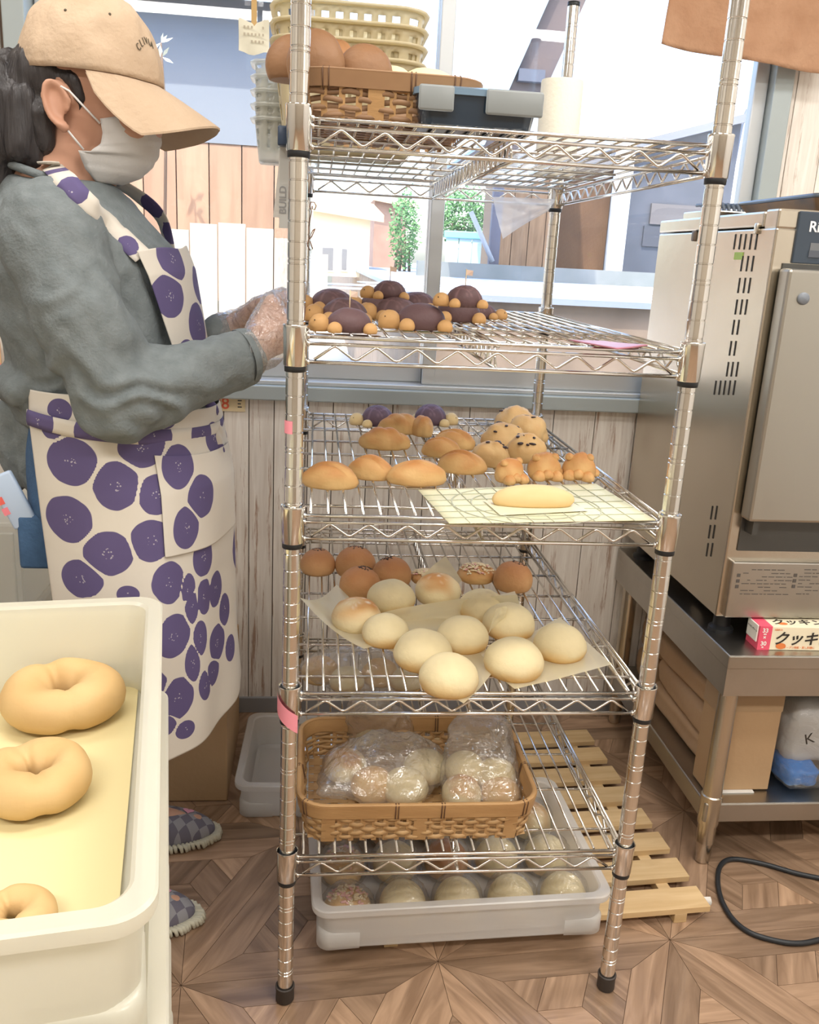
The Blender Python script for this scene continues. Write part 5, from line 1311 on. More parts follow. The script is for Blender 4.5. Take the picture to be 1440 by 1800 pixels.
# ---- things by the wall at left
bxz = .30
cbx = thing('cardboard_box', 'plain cardboard box on the floor behind the slippers', 'box', (-.36, .74, 0))
obj('carton', MB().box(-.56, -.150, .575, .90, .001, bxz, b=.003), cb, cbx, smooth=False)
fp_ = MB(); fp_.loops([[(-.55, .577, bxz), (-.152, .577, bxz), (-.150, .60, bxz + .085), (-.55, .60, bxz + .085)], [(-.55, .580, bxz), (-.152, .580, bxz), (-.150, .603, bxz + .085), (-.55, .603, bxz + .085)]], cap0=True, cap1=True)
obj('flap', fp_, mat('cardboard_pale', (.55, .40, .25), .85), cbx, smooth=False)
sb = thing('storage_cabinet', 'stack of clear plastic storage drawers behind the worker', 'cabinet', (-.75, .76, 0))
for k in range(3):
    z0_ = .003 + .218 * k; dw = obj('drawer', MB().box(-.93, -.575, .60, .93, z0_, z0_ + .21, b=.008), clr, sb, smooth=False)
    obj('drawer_front', MB().box(-.92, -.585, .592, .600, z0_ + .02, z0_ + .19, b=.003), clr, dw, smooth=False)
    for x in (-.83, -.73, -.63): obj('rib', MB().box(x - .004, x + .004, .588, .594, z0_ + .02, z0_ + .19), clr, dw, smooth=False)
# poster below the sill, note on the window
q0, q1 = ony(374, 690, .975), ony(431, 726, .975)
po = thing('wall_poster', 'yellowish poster with red numerals under the window', 'poster', (q0.x, .994, q1.z))
obj('sheet', MB().box(q0.x - .25, ony(431, 720, .994).x, .992, .9945, q1.z, q1.z + .10), mat('poster_paper', (.80, .67, .42), .7), po, smooth=False)
tt = text_mesh('88', .040, .0003, bold=.0005); tt.xform(Matrix.Translation((ony(378, 720, .99).x - .005, .9916, q1.z + .006)) @ Matrix.Rotation(pi / 2, 4, 'X')); obj('lettering', tt, mat('print_red', (.78, .16, .08), .6), po, smooth=False)
k0 = ony(412, 716, .99); dm = MB()
for r_ in range(5): dm.box(k0.x + .008, k0.x + .018 - .002 * (r_ % 2), .9915, .992, q1.z + .010 + .008 * r_, q1.z + .013 + .008 * r_)
obj('small_print', dm, ink, po, smooth=False)
q0, q1 = ony(-20, 600, .975), ony(10, 690, .975)
po2 = thing('wall_poster', 'orange and pink poster leaning on the window sill behind the worker', 'poster', (q0.x, .962, .902))
obj('sheet', MB().box(q0.x - .06, q1.x, .96, .963, .902, q0.z), mat('poster_orange', (.78, .50, .28), .7), po2, smooth=False)
obj('band', MB().box(q0.x - .06, q1.x, .9592, .960, .902, .93), mat('poster_pink', (.80, .30, .26), .7), po2, smooth=False)
nx_ = ony(447, 0, .96); ny0, ny1 = ony(447, 38, .96), ony(447, 95, .96)
nt_ = thing('window_note', 'note card on a wooden stick taped up at the window', 'note', (nx_.x, .96, ny1.z))
obj('stick', MB().box(nx_.x - .006, nx_.x + .006, .957, .961, ny0.z - .02, nx_.z + .08), mat('stick_wood', (.62, .40, .16), .6), nt_, smooth=False)
cdn = []
for j in range(5): cdn.append([(nx_.x - .033 + .066 * i / 6, .954 + .004 * math.sin(j * 1.2 + i), ny1.z + (ny0.z - ny1.z) * j / 4 + .004 * math.cos(i * 1.1)) for i in range(7)])
obj('card', MB().loops(cdn, closed=False), mat('note_paper', (.84, .80, .64), .7), nt_)
nm_ = MB(); rn = random.Random(2)
for r_ in range(3):
    for c_ in range(6):
        if rn.random() < .85: nm_.box(nx_.x - .022 + .008 * c_, nx_.x - .018 + .008 * c_, .9475, .9482, ny1.z + .020 + .014 * r_, ny1.z + .025 + .014 * r_)
obj('handwriting', nm_, mat('pencil', (.55, .48, .36), .7), nt_, smooth=False)
for s_ in (-1, 1): obj('tape', MB().box(nx_.x + s_ * .014 - .006, nx_.x + s_ * .014 + .006, .957, .9585, ny0.z + .03, nx_.z + .04), fl1, nt_, smooth=False)
# ================================================================== PERSON
PY = .29
def P(u, v, y=PY): return ony(u, v, y)
def ellip(c, r, rot=None, n=20, m=14):
    mb = MB(); vs = []
    for j in range(m + 1):
        ph = pi * j / m
        for i in range(n):
            th = 2 * pi * i / n; d = Vector((r[0] * math.sin(ph) * math.cos(th), r[1] * math.sin(ph) * math.sin(th), r[2] * math.cos(ph)))
            if rot is not None: d = rot @ d
            vs.append(Vector(c) + d)
    fs = [[j * n + i, (j + 1) * n + i, (j + 1) * n + (i + 1) % n, j * n + (i + 1) % n] for j in range(m) for i in range(n)]
    mb.add(vs, fs); return mb
def chain(pts, rr, n=16):
    """tapered limb: spheres at the joints and cones between, for the voxel union"""
    mb = MB(); pts = [Vector(p) for p in pts]
    for p, r in zip(pts, rr): e = ellip(p, (r, r, r), None, n, 10); mb.add(e.v, e.f)
    for i in range(len(pts) - 1):
        a, b = pts[i], pts[i + 1]; mb.tube([a.lerp(b, t) for t in (0, .25, .5, .75, 1)], [rr[i] + (rr[i + 1] - rr[i]) * t for t in (0, .25, .5, .75, 1)], n)
    return mb
def ringloft(rs, n=40):
    rings = [[(cx + a * math.cos(2 * pi * i / n), cy + b * math.sin(2 * pi * i / n), z) for i in range(n)] for z, cx, cy, a, b in rs]
    return MB().loops(rings, cap0=True, cap1=True)
def union(mbs, vox, smooth=4, fac=.5):
    """one continuous surface round all pieces"""
    mb = MB()
    for q in mbs: mb.add(q.v, q.f)
    me = bpy.data.meshes.new('tmp'); me.from_pydata(mb.v, [], mb.f); me.update(); o = bpy.data.objects.new('tmp', me); COL.objects.link(o)
    bm = bmesh.new(); bm.from_mesh(me); bmesh.ops.recalc_face_normals(bm, faces=bm.faces[:]); bm.to_mesh(me); bm.free()
    md = o.modifiers.new('r', 'REMESH'); md.mode = 'VOXEL'; md.voxel_size = vox
    s_ = o.modifiers.new('s', 'SMOOTH'); s_.iterations = smooth; s_.factor = fac
    dg = bpy.context.evaluated_depsgraph_get(); dg.update(); m2 = bpy.data.meshes.new_from_object(o.evaluated_get(dg))
    out = MB(); out.add([v.co.copy() for v in m2.vertices], [list(f.vertices) for f in m2.polygons]); out.n = [v.normal.copy() for v in m2.vertices]
    bpy.data.objects.remove(o); bpy.data.meshes.remove(me); bpy.data.meshes.remove(m2); return out
def displace(mb, f):
    mb.v = [tuple(Vector(p) + n_ * f(Vector(p))) for p, n_ in zip(mb.v, mb.n)]; return mb
person = thing('person', 'person in beige cap, face mask, grey shirt and dotted apron at the rack', 'person', (-.29, .30, 0))
skin = mat('skin', (.60, .345, .235), .5, var=(.55, .29, .19), vscale=9, sss=.0)
shirt_m = mat('grey_jersey', (.19, .215, .22), .9, var=(.148, .172, .177), vscale=55, bump=.25, bscale=220)
# joints
RS, RE, RW = P(88, 408, .125), P(212, 700, .075), P(428, 628, .175)
LS, LE, LW = Vector((-.345, .455, 1.235)), Vector((-.27, .475, 1.0)), P(388, 592, .39)
def hand(wrist, knuck, tip, side, s=1.):
    """skinned palm with four fingers and thumb; knuck: index and little knuckle; tip: curl targets"""
    out = []; w = Vector(wrist); ki, kl = Vector(knuck[0]), Vector(knuck[1])
    out.append(chain([w, (w * .45 + (ki + kl) * .275), (ki + kl) / 2], [.026, .028, .022]))
    out.append(chain([w, ki], [.022, .013])); out.append(chain([w, kl], [.022, .013])); out.append(chain([ki, kl], [.0135, .0125]))
    t0, t1 = Vector(tip[0]), Vector(tip[1])
    for k in range(4):
        f = k / 3; a = ki.lerp(kl, f); tt = t0.lerp(t1, f); L_ = (1.0, 1.1, 1.04, .84)[k]
        d = (tt - a) * L_; out_ = Vector(side) * (.016 * L_)
        p1 = a + d * .42 + out_; p2 = a + d * .74 + out_ * .7; p3 = a + d
        out.append(chain([a, p1, p2, p3], [.0105, .0092, .0086, .0076], 10))
    return out
# right hand: back of the hand towards us, fingers bending away; left hand beyond it, palm up
rh_w = RW + Vector((.016, .006, .010)); r_ki, r_kl = P(478, 532, .195), P(496, 606, .185); r_t = (P(513, 514, .275), P(510, 596, .262))
rhand = hand(rh_w, (r_ki, r_kl), r_t, (0.012, -.02, 0.01)) + [chain([P(446, 600, .19), P(462, 556, .225), P(482, 528, .262), P(492, 521, .28)], [.018, .0135, .0105, .009], 10)]
lh_w = LW + Vector((.012, -.002, .008)); l_ki, l_kl = P(462, 536, .36), P(468, 566, .40); l_t = (P(496, 512, .30), P(502, 545, .35))
lhand = hand(lh_w, (l_ki, l_kl), l_t, (0, .004, -.012)) + [chain([P(420, 575, .365), P(438, 548, .335), P(458, 532, .315), P(474, 527, .305)], [.017, .013, .0105, .009], 10)]
# head
hc = P(160, 118)
HEAD = [ellip(hc + Vector((-.004, 0, -.012)), (.100, .077, .098)), ellip(P(205, 205), (.070, .063, .088)), ellip(P(170, 195), (.080, .066, .075)), ellip(P(222, 288), (.034, .030, .026)), ellip(P(185, 275), (.050, .048, .035)),
        chain([P(262, 205), P(274, 228)], [.008, .012]), ellip(P(248, 178), (.026, .055, .02)),
        ellip(P(222, 222, .245), (.030, .020, .030)), ellip(P(222, 222, .335), (.030, .020, .030)), ellip(P(258, 262), (.018, .024, .016))]
for yy in (.216, .364):     # ears: rim, bowl, lobe
    s_ = 1 if yy < PY else -1; e0 = P(100, 184, .207); e0.y = yy - .004 * s_
    rimp = [e0 + Vector((.017 * math.cos(a) - .006 * math.sin(a), -.006 * s_ * (1 if math.cos(a) < .3 else .2), .030 * math.sin(a) + .002)) for a in [pi * (.05 + 1.45 * k / 10) for k in range(11)]]
    HEAD += [chain(rimp, [.0048] * 11, 8), ellip(e0 + Vector((-.002, .004 * s_, 0)), (.014, .005, .026)), ellip(e0 + Vector((.007, 0, -.029)), (.009, .006, .009)), ellip(e0 + Vector((.013, .002 * s_, -.002)), (.005, .005, .008))]
NECK = [chain([P(92, 345), P(120, 285), P(152, 225)], [.066, .056, .056]), chain([P(122, 335), P(168, 290)], [.045, .042])]
TORSO = [ringloft([(.72, -.29, PY, .10, .15), (.86, -.29, PY, .135, .17), (1.0, -.305, PY, .125, .15), (1.15, -.335, PY, .115, .155), (1.23, -.352, PY, .09, .12), (1.30, -.37, PY, .05, .06)])]
ARMS = [chain([RS, RE, rh_w], [.055, .042, .024]), chain([LS, LE, lh_w], [.052, .040, .024])]
FT = ((-.285, .195), (-.275, .445))
LEGS = []
for (fx, fy) in FT:
    LEGS.append(chain([(-.29, PY + (.075 if fy > PY else -.075), .76), (-.285, PY + (.085 if fy > PY else -.09), .46), (fx - .075, fy, .10), (fx - .08, fy, .05)], [.088, .056, .036, .034])); LEGS.append(chain([(fx - .09, fy, .042), (fx, fy, .042), (fx + .07, fy, .032)], [.032, .030, .022]))
body = union(HEAD + NECK + TORSO + ARMS + LEGS + rhand + lhand, .0045, 3)
obj('body', body, skin, person, label='skin of the face, neck and hands')
# eyes and brows (in the shade of the brim)
for yy in (PY - .031, PY + .031):
    e = P(250, 192); e.y = yy; obj('eye', ellip(e + Vector((.004, 0, .002)), (.010, .012, .008)), mat('eye_white', (.75, .72, .68), .25), person)
    obj('iris', ellip(e + Vector((.0125, 0, -.001)), (.003, .0055, .0055)), mat('iris_dark', (.03, .018, .012), .2), person)
    obj('eyebrow', MB().tube([e + Vector((.004, -.016, .014)), e + Vector((.013, 0, .017)), e + Vector((.004, .016, .014))], 1, 8, flat=(.002, .003)), mat('brow', (.03, .022, .02), .8), person)
# hair
hair_m = mat('dark_hair', (.022, .019, .020), .42, var=(.05, .044, .044), vscale=40, vstretch=(1, 1, .12), bump=.6, bscale=90)
HR = union([ellip(P(110, 140), (.080, .0765, .060)), ellip(P(70, 170), (.055, .066, .075)), chain([P(128, 140, .222), P(142, 172, .224), P(140, 190, .226)], [.014, .010, .004], 10), chain([P(128, 140, .358), P(142, 172, .356)], [.014, .008], 10), chain([P(72, 200, .235), P(80, 250, .24), P(72, 285, .25)], [.022, .018, .006], 10)], .005, 4)
displace(HR, lambda p: .0025 * fn((p.x, p.y, p.z * .15), 160) + .002 * fn((p.x, p.y, p.z * .3), 60))
hr = obj('hair', HR, hair_m, person)
PT = union([chain([P(35, 135), P(8, 175), P(-8, 240), P(0, 300), P(22, 330)], [.040, .066, .074, .056, .020]), chain([P(40, 180, .25), P(45, 260, .25), P(62, 300, .25)], [.035, .036, .012])], .005, 5)
displace(PT, lambda p: .007 * fn((p.x, p.y, p.z * .18), 55) + .004 * fn((p.x, p.y, p.z * .12), 130))
obj('ponytail', PT, hair_m, hr)
obj('hair_tie', MB().tube([P(48, 120, PY) + Vector((-.006 * math.sin(a), .026 * math.cos(a), .026 * math.sin(a))) for a in [2 * pi * k / 14 for k in range(14)]], .006, 8, closed=True), blackpl, hr)
# cap
cap_m = mat('beige_cotton', (.60, .455, .32), .85, var=(.53, .39, .265), vscale=16, bump=.22, bscale=120)
cb0, cb1 = P(36, 122), P(287, 122); CC = (cb0 + cb1) / 2; ca, cbb = (cb1.x - cb0.x) / 2, .094; zc0_ = P(160, 122, .20).z; ch_ = P(172, -14).z - zc0_
CC = Vector((CC.x, PY, zc0_))
def dome(th, t):
    """th round, t 0 rim .. 1 top"""
    a = t * pi / 2; r = math.cos(a) ** .78; z = math.sin(a) ** .95
    lean = .012 * z
    q = Vector((CC.x + ca * r * math.cos(th) + lean * 0, CC.y + cbb * r * math.sin(th), CC.z + ch_ * z - .004 * (1 - t) * math.cos(th)))
    seam = min(abs(((th + pi / 6) % (pi / 3)) - pi / 6) / .02, 1)
    w = .003 * fn((q.x, q.y, q.z), 24, 3) + .0035 * fn((q.x, q.y, q.z * .4), 45, 5) - .0012 * (1 - seam)
    n_ = (q - CC).normalized(); return q + n_ * w
crown = MB(); NU = 144; rings = [[dome(2 * pi * i / NU, j / 26) for i in range(NU)] for j in range(27)]
crown.loops([[CC + (p - CC) * .965 for p in rings[0]]] + rings, cap1=True)
cap = obj('cap', crown, cap_m, person)
def brim(off):
    rows = []; n = 44
    for j in range(11):
        rr = j / 10; row = []
        for i in range(n + 1):
            th = math.radians(-84 + 168 * i / n); b0 = dome(th, 0); b0 = CC + (b0 - CC) * .985
            ln = .086 * max(0, math.cos(th * 1.04)) ** .55; o_ = Vector((math.cos(th * .55), math.sin(th * .75) * .55, 0)).normalized()
            z = -(rr ** 1.05) * (.050 + .036 * math.sin(th) ** 2) * min(1, ln / .05) - .001
            row.append(b0 + o_ * ln * rr + Vector((0, 0, z + off)))
        rows.append(row)
    return rows
bt_ = brim(0); bb_ = brim(-.003)
bm_ = MB(); bm_.loops(bt_, closed=False); bm_.loops([r[::-1] for r in bb_], closed=False); bm_.loops([bt_[-1], bb_[-1]], closed=False)
obj('brim', bm_, cap_m, cap)
obj('button', ellip(CC + Vector((0, 0, ch_ + .001)), (.007, .007, .005)), cap_m, cap)
bv = BVHTree.FromPolygons([tuple(p) for p in crown.v], crown.f)
def hit(u, v, tree):
    d = Vector(ray(u, v)).normalized(); r = tree.ray_cast(Vector(CAMP), d); return r if r[0] is not None else None
ink_b = mat('cap_lettering', (.12, .10, .07), .7)
arc = [(246, 88, -.75), (250, 82, -.5), (254, 79, -.28), (258, 78, -.05), (262, 80, .15), (266, 84, .35)]
for (u, v, an), chx in zip(arc, 'CLIVIA'):
    r = hit(u, v, bv)
    if r:
        n_ = r[1].normalized(); 
        if n_.dot(Vector(CAMP) - r[0]) < 0: n_ = -n_
        up = Vector((0, 0, 1)); x_ = up.cross(n_).normalized(); y_ = n_.cross(x_)
        x2 = x_ * math.cos(an) - y_ * math.sin(an); y2 = n_.cross(x2)
        mx = Matrix((( x2.x, y2.x, n_.x, r[0].x + n_.x * .0012), (x2.y, y2.y, n_.y, r[0].y + n_.y * .0012), (x2.z, y2.z, n_.z, r[0].z + n_.z * .0012), (0, 0, 0, 1)))
        t = text_mesh(chx, .0125, .0004, 'CENTER'); t.xform(mx @ Matrix.Diagonal((.8, 1.15, 1, 1))); obj('lettering', t, ink_b, cap, smooth=False)
for (u, v) in ((115, 18), (193, 25)):
    r = hit(u, v, bv)
    if r: obj('eyelet', ellip(r[0], (.0022, .0022, .0022), None, 8, 6), ink_b, cap)
# mask
def poly_at(pts, t):
    n = len(pts) - 1; k = min(int(t * n), n - 1); f = t * n - k; a, b = pts[k], pts[k + 1]; return tuple(a[i] + (b[i] - a[i]) * f for i in range(len(a)))
Nn = [(176, 209, .226), (180, 232, .223), (178, 252, .222), (160, 266, .222), (138, 264, .226), (150, 296, .236), (170, 320, .252)]
Ff = [(270, 201), (278, 224), (280, 248), (276, 272), (266, 294), (246, 312), (208, 325)]
mr = []
for j in range(37):
    t = j / 36; n0 = P(*poly_at(Nn, t)); f_ = poly_at(Ff, t); f0 = P(f_[0], f_[1], PY); row = []
    for i in range(41):
        s = i / 20 - 1; al = (1 - abs(s)) * pi / 2
        x = n0.x + (f0.x - n0.x) * math.sin(al) ** .85; yy = n0.y + (PY - n0.y) * (1 - math.cos(al)); z = n0.z + (f0.z - n0.z) * (math.sin(al) * .55 + (1 - abs(s)) * .45)
        if s > 0: yy = 2 * PY - yy
        pl = .0016 * (((t * 5.2) % 1.0)) ; row.append((x + pl * math.sin(al) + .0012 * fn((x, yy, z), 60), yy - pl * math.cos(al) * (1 if s < 0 else -1), z))
    mr.append(row)
mk = obj('face_mask', MB().loops(mr, closed=False), mat('mask_cloth', (.70, .69, .67), .85, bump=.1, bscale=200), person)
md = mk.modifiers.new('t', 'SOLIDIFY'); md.thickness = .0015
for sgn in (1, -1):
    for pts in (((176, 217, .2225), (150, 190, .2155), (122, 160, .207), (108, 152, .208), (92, 160, .217)), ((147, 263, .224), (128, 240, .218), (110, 218, .211), (98, 208, .215))):
        q = [P(*a) for a in pts]
        if sgn < 0: q = [Vector((v.x, 2 * PY - v.y, v.z)) for v in q]
        obj('ear_loop', MB().tube(q, .0016, 8), mat('elastic_white', (.85, .84, .82), .8), mk)
# shirt
TR_ = [(.955, -.300, PY, .150, .178), (1.02, -.312, PY, .150, .172), (1.10, -.328, PY, .152, .182), (1.17, -.340, PY, .152, .188), (1.215, -.348, PY, .142, .180), (1.25, -.362, PY, .118, .150), (1.280, -.366, PY, .096, .112), (1.304, -.372, PY, .080, .082)]
SH = union([ringloft(TR_), chain([RS + Vector((-.01, .02, .0)), RS, P(135, 545, .088), RE, P(300, 672, .105), P(380, 642, .148), RW + Vector((-.004, 0, 0))], [.068, .073, .067, .060, .053, .047, .042]),
            chain([LS, LE, P(340, 640, .44), LW], [.072, .06, .05, .042]), ringloft([(.935, -.300, PY, .150, .182), (.965, -.302, PY, .160, .186)]), chain([P(22, 672, .22), P(40, 690, .16)], [.03, .026])], .0055, 5)
def folds(p):
    d = 0
    e = (p - RE).length
    if e < .22: d += .007 * (1 - e / .22) * math.sin(fn(p, 14, 2) * 9 + p.z * 60)
    d += .0065 * fn((p.x * .7 + p.z * .5, p.y, p.z), 17, 4) + .003 * fn((p.x + p.z, p.y, p.z * .5), 38, 6)
    return d
displace(SH, folds); sh_ = obj('shirt', SH, shirt_m, person)
nk = [Vector((-.372 + .076 * math.cos(a), PY + .078 * math.sin(a), 1.304 - .022 * math.cos(a))) for a in [2 * pi * k / 40 for k in range(40)]]
obj('neckband', MB().tube(nk, .0065, 8, closed=True), shirt_m, sh_)
cd_dir = (RW - P(380, 642, .148)).normalized()
obj('cuff', MB().tube([RW + cd_dir * -.004, RW + cd_dir * .006, RW + cd_dir * .009, RW + cd_dir * .008], [.0435, .044, .041, .033], 24, cap=False), shirt_m, sh_)
tail = union([chain([P(30, 725, .24), P(24, 775, .24), P(32, 845, .24)], [.032, .030, .018]), chain([P(60, 730, .22), P(60, 850, .22)], [.03, .02])], .005, 4); displace(tail, lambda p: .005 * fn(p, 40, 3)); obj('shirt_tail', tail, shirt_m, sh_)
# trousers
JN = [ringloft([(.70, -.29, PY, .112, .162), (.80, -.30, PY, .145, .182), (.90, -.305, PY, .140, .178), (.95, -.305, PY, .132, .168)])]
for (fx, fy) in FT: JN.append(chain([(-.295, PY + (.08 if fy > PY else -.08), .74), (-.29, PY + (.085 if fy > PY else -.09), .45), (fx - .075, fy, .13)], [.098, .070, .056]))
JN = union(JN, .007, 4); displace(JN, lambda p: .004 * fn(p, 18, 8)); jn = obj('trousers', JN, mat('denim', (.06, .13, .25), .85, var=(.045, .10, .20), vscale=60, bump=.2, bscale=250), person)
pk = P(38, 925, .165)
obj('back_pocket', MB().box(pk.x - .006, pk.x + .06, .158, .180, pk.z - .07, pk.z + .02, b=.006), MATS['denim'], jn)
ph_ = thing('phone', 'pale blue phone with colourful stickers in the back pocket', 'phone', (P(22, 880, .165).x, .165, P(22, 905, .165).z))
q0 = P(20, 880, .165); mx = Matrix.Translation(q0) @ Matrix.Rotation(-.42, 4, 'Y')
obj('shell', MB().box(-.017, .022, -.006, .006, -.045, .045, mx, b=.004), mat('phone_blue', (.50, .62, .80), .3), ph_)
for k, c in enumerate(((.20, .65, .20), (.85, .15, .12), (.85, .25, .30))): obj('sticker', MB().box(-.018, -.008, -.0068, -.006, .018 - .018 * k, .030 - .018 * k, mx), mat('sticker%d' % k, c, .5), ph_, smooth=False)
# gloves
glv = film_mat('glove_film', (.97, .96, .95), haze=.24, gloss=.2, rough=.14, bump=1.0, bscale=40)
for nm, hs, wr, src in (('glove', rhand, rh_w, RE), ('glove', lhand, lh_w, LE)):
    back = (Vector(src) - wr).normalized()
    G = union([MB().add([tuple(v) for v in q.v], q.f) for q in hs] + [chain([wr + back * .006, wr, wr - back * .02], [.034, .033, .029])], .0045, 5)
    displace(G, lambda p: .0025 + .0040 * (1 - abs(fn(p, 38, 3))) ** 5 + .001 * fn(p, 25, 7)); obj(nm, G, glv, person)
# apron ---------------------------------------------------------------
def apron_mat():
    m = bpy.data.materials.new('dotted_apron'); m.use_nodes = True; n = m.node_tree; N = n.nodes.new; L = n.links.new; b = n.nodes['Principled BSDF']; b.inputs['Roughness'].default_value = .85
    at = N('ShaderNodeAttribute'); at.attribute_name = 'dot'; tc = N('ShaderNodeTexCoord')
    nz = N('ShaderNodeTexNoise'); nz.inputs['Scale'].default_value = 22; L(tc.outputs['Object'], nz.inputs[0])
    ad = N('ShaderNodeMath'); ad.operation = 'MULTIPLY_ADD'; L(nz.outputs[0], ad.inputs[0]); ad.inputs[1].default_value = .22; L(at.outputs['Fac'], ad.inputs[2])
    r = N('ShaderNodeValToRGB'); r.color_ramp.interpolation = 'LINEAR'; e = r.color_ramp.elements
    e[0].position = .522; e[0].color = (.105, .082, .195, 1); e[1].position = .532; e[1].color = (.66, .615, .54, 1)
    mu = N('ShaderNodeMath'); mu.operation = 'MULTIPLY'; mu.inputs[1].default_value = .5; L(ad.outputs[0], mu.inputs[0]); L(mu.outputs[0], r.inputs[0])
    vo = N('ShaderNodeTexVoronoi'); vo.inputs['Scale'].default_value = 230; L(tc.outputs['Object'], vo.inputs[0])
    l1 = N('ShaderNodeMath'); l1.operation = 'LESS_THAN'; l1.inputs[1].default_value = .30; L(vo.outputs['Distance'], l1.inputs[0])
    l2 = N('ShaderNodeMath'); l2.operation = 'LESS_THAN'; l2.inputs[1].default_value = .24; L(at.outputs['Fac'], l2.inputs[0])
    l3 = N('ShaderNodeMath'); l3.operation = 'MULTIPLY'; L(l1.outputs[0], l3.inputs[0]); L(l2.outputs[0], l3.inputs[1])
    l4 = N('ShaderNodeMath'); l4.operation = 'MULTIPLY'; L(l3.outputs[0], l4.inputs[0]); l4.inputs[1].default_value = .55
    mx = N('ShaderNodeMix'); mx.data_type = 'RGBA'; L(l4.outputs[0], mx.inputs[0]); L(r.outputs[0], mx.inputs[6]); mx.inputs[7].default_value = (.66, .62, .62, 1); L(mx.outputs[2], b.inputs['Base Color'])
    bp = N('ShaderNodeBump'); bp.inputs['Strength'].default_value = .15; bp.inputs['Distance'].default_value = .004; t2 = N('ShaderNodeTexNoise'); t2.inputs['Scale'].default_value = 35; L(tc.outputs['Object'], t2.inputs[0]); L(t2.outputs[0], bp.inputs['Height']); L(bp.outputs[0], b.inputs['Normal'])
    return m
apm = apron_mat(); MATS['dotted_apron'] = apm
def interp(tab, z):
    for (a, b) in zip(tab[:-1], tab[1:]):
        if a[0] >= z >= b[0]: t = (a[0] - z) / (a[0] - b[0]); return [a[i] + (b[i] - a[i]) * t for i in range(1, len(a))]
    return list(tab[0][1:]) if z > tab[0][0] else list(tab[-1][1:])
SK = [(1.0, -.300, .158, .186), (.95, -.296, .164, .193), (.85, -.283, .168, .203), (.70, -.275, .163, .206), (.55, -.268, .160, .206), (.36, -.262, .165, .208)]
def skirt(phi, t):
    hem = .385 + .055 * max(0, math.cos(phi)) ** 1.5 + .01 * math.sin(3 * phi)
    top = 1.0 - .035 * max(0, math.cos(phi)); z = top + (hem - top) * t
    cx, a, b = interp(SK, z); k = 1 + (.030 * t * math.sin(5 * phi + 1.0) + .016 * t * math.sin(11 * phi + 4 * t)) + .010 * fn((phi * 1.5, t * 3, 0), 1.6, 3)
    return Vector((cx + a * k * math.cos(phi), PY + b * k * math.sin(phi), z))
ph0, ph1 = math.radians(-128), math.radians(128)
def grid(f, n, m): return MB().loops([[f(i / n, j / m) for i in range(n + 1)] for j in range(m + 1)], closed=False)
skm = grid(lambda s, t: skirt(ph0 + (ph1 - ph0) * s, t), 270, 210)
def torso_at(z): return interp([(q[0], q[1], q[3], q[4]) for q in TR_[::-1]], z)
def bib(s, t):
    z = 1.205 + (.985 - 1.205) * t; e = math.radians(46 - 12 * t); phi = -e + 2 * e * s
    cx, a, b = torso_at(z); k = 1.0; return Vector((cx + (a + .016) * math.cos(phi), PY + (b + .014) * math.sin(phi), z + .012 * (1 - t) * (1 - abs(math.sin(phi))) + .002 * math.sin(phi * 9)))
bbm = grid(bib, 110, 100)
def paint(o, mb, dots, dflt):
    """distance to the nearest printed dot, from where the dots fall on the cloth"""
    tree = BVHTree.FromPolygons([tuple(p) for p in mb.v], mb.f); V = np.array([tuple(p) for p in mb.v]); best = np.full(len(V), 3.0); sec = np.full(len(V), 3.0)
    for (u, v, rx, ry) in dots:
        r = hit(u, v, tree)
        if not r: continue
        c = np.array(r[0]); dd = V - c
        sc = depth_of(r[0]) / FPX; rv = ry * sc * 1.0
        n_ = np.array(r[1]); tz = np.array([0, 0, 1.0]); th = np.cross(n_, tz); th /= (np.linalg.norm(th) + 1e-9)
        vd = np.array(RC[:, 1]); cosv = max(.25, abs(np.dot(n_, (c - CAMP) / np.linalg.norm(c - CAMP))))
        ru = min(rv * 1.15, rx * sc / cosv)
        d = np.sqrt((dd @ th / ru) ** 2 + (dd[:, 2] / rv) ** 2 + (dd @ n_ / (ru * 1.2)) ** 2 * .5)
        sec = np.minimum(sec, np.maximum(best, d)); best = np.minimum(best, d)
    for (x, y, z, r_) in dflt:
        d = np.linalg.norm(V - np.array([x, y, z]), axis=1) / r_; sec = np.minimum(sec, np.maximum(best, d)); best = np.minimum(best, d)
    best = best + np.clip(.17 - (sec - best), 0, .17) * 2.2 * (best > .3)
    at = o.data.attributes.new('dot', 'FLOAT', 'POINT'); at.data.foreach_set('value', best.astype(np.float32))
apron = obj('apron', skm, apm, person)
DOTS = [(125, 812, 42, 45), (60, 846, 42, 42), (204, 853, 41, 45), (250, 785, 42, 40), (313, 820, 29, 41), (274, 870, 30, 40), (354, 872, 23, 40), (121, 912, 38, 45), (74, 966, 36, 40), (327, 928, 22, 41), (191, 973, 43, 43), (267, 950, 37, 41), (357, 978, 17, 40),
        (143, 1018, 36, 38), (297, 1024, 27, 42), (330, 1035, 13, 30), (304, 1118, 30, 43), (311, 1227, 28, 42), (336, 1065, 12, 36), (358, 1048, 12, 36), (378, 1035, 10, 34), (351, 1122, 12, 36), (338, 1165, 13, 40), (380, 1129, 12, 36), (393, 1071, 9, 32), (325, 1282, 22, 18), (373, 1182, 10, 26), (360, 1205, 10, 30), (404, 1138, 8, 26), (289, 1275, 20, 22),
        (96, 684, 30, 22), (105, 722, 36, 22), (92, 752, 33, 22), (176, 752, 24, 16), (49, 713, 14, 26), (225, 1045, 28, 18), (375, 770, 14, 30), (290, 735, 30, 20), (240, 1100, 40, 42), (200, 1180, 42, 42), (250, 1210, 40, 42), (170, 1090, 42, 42)]
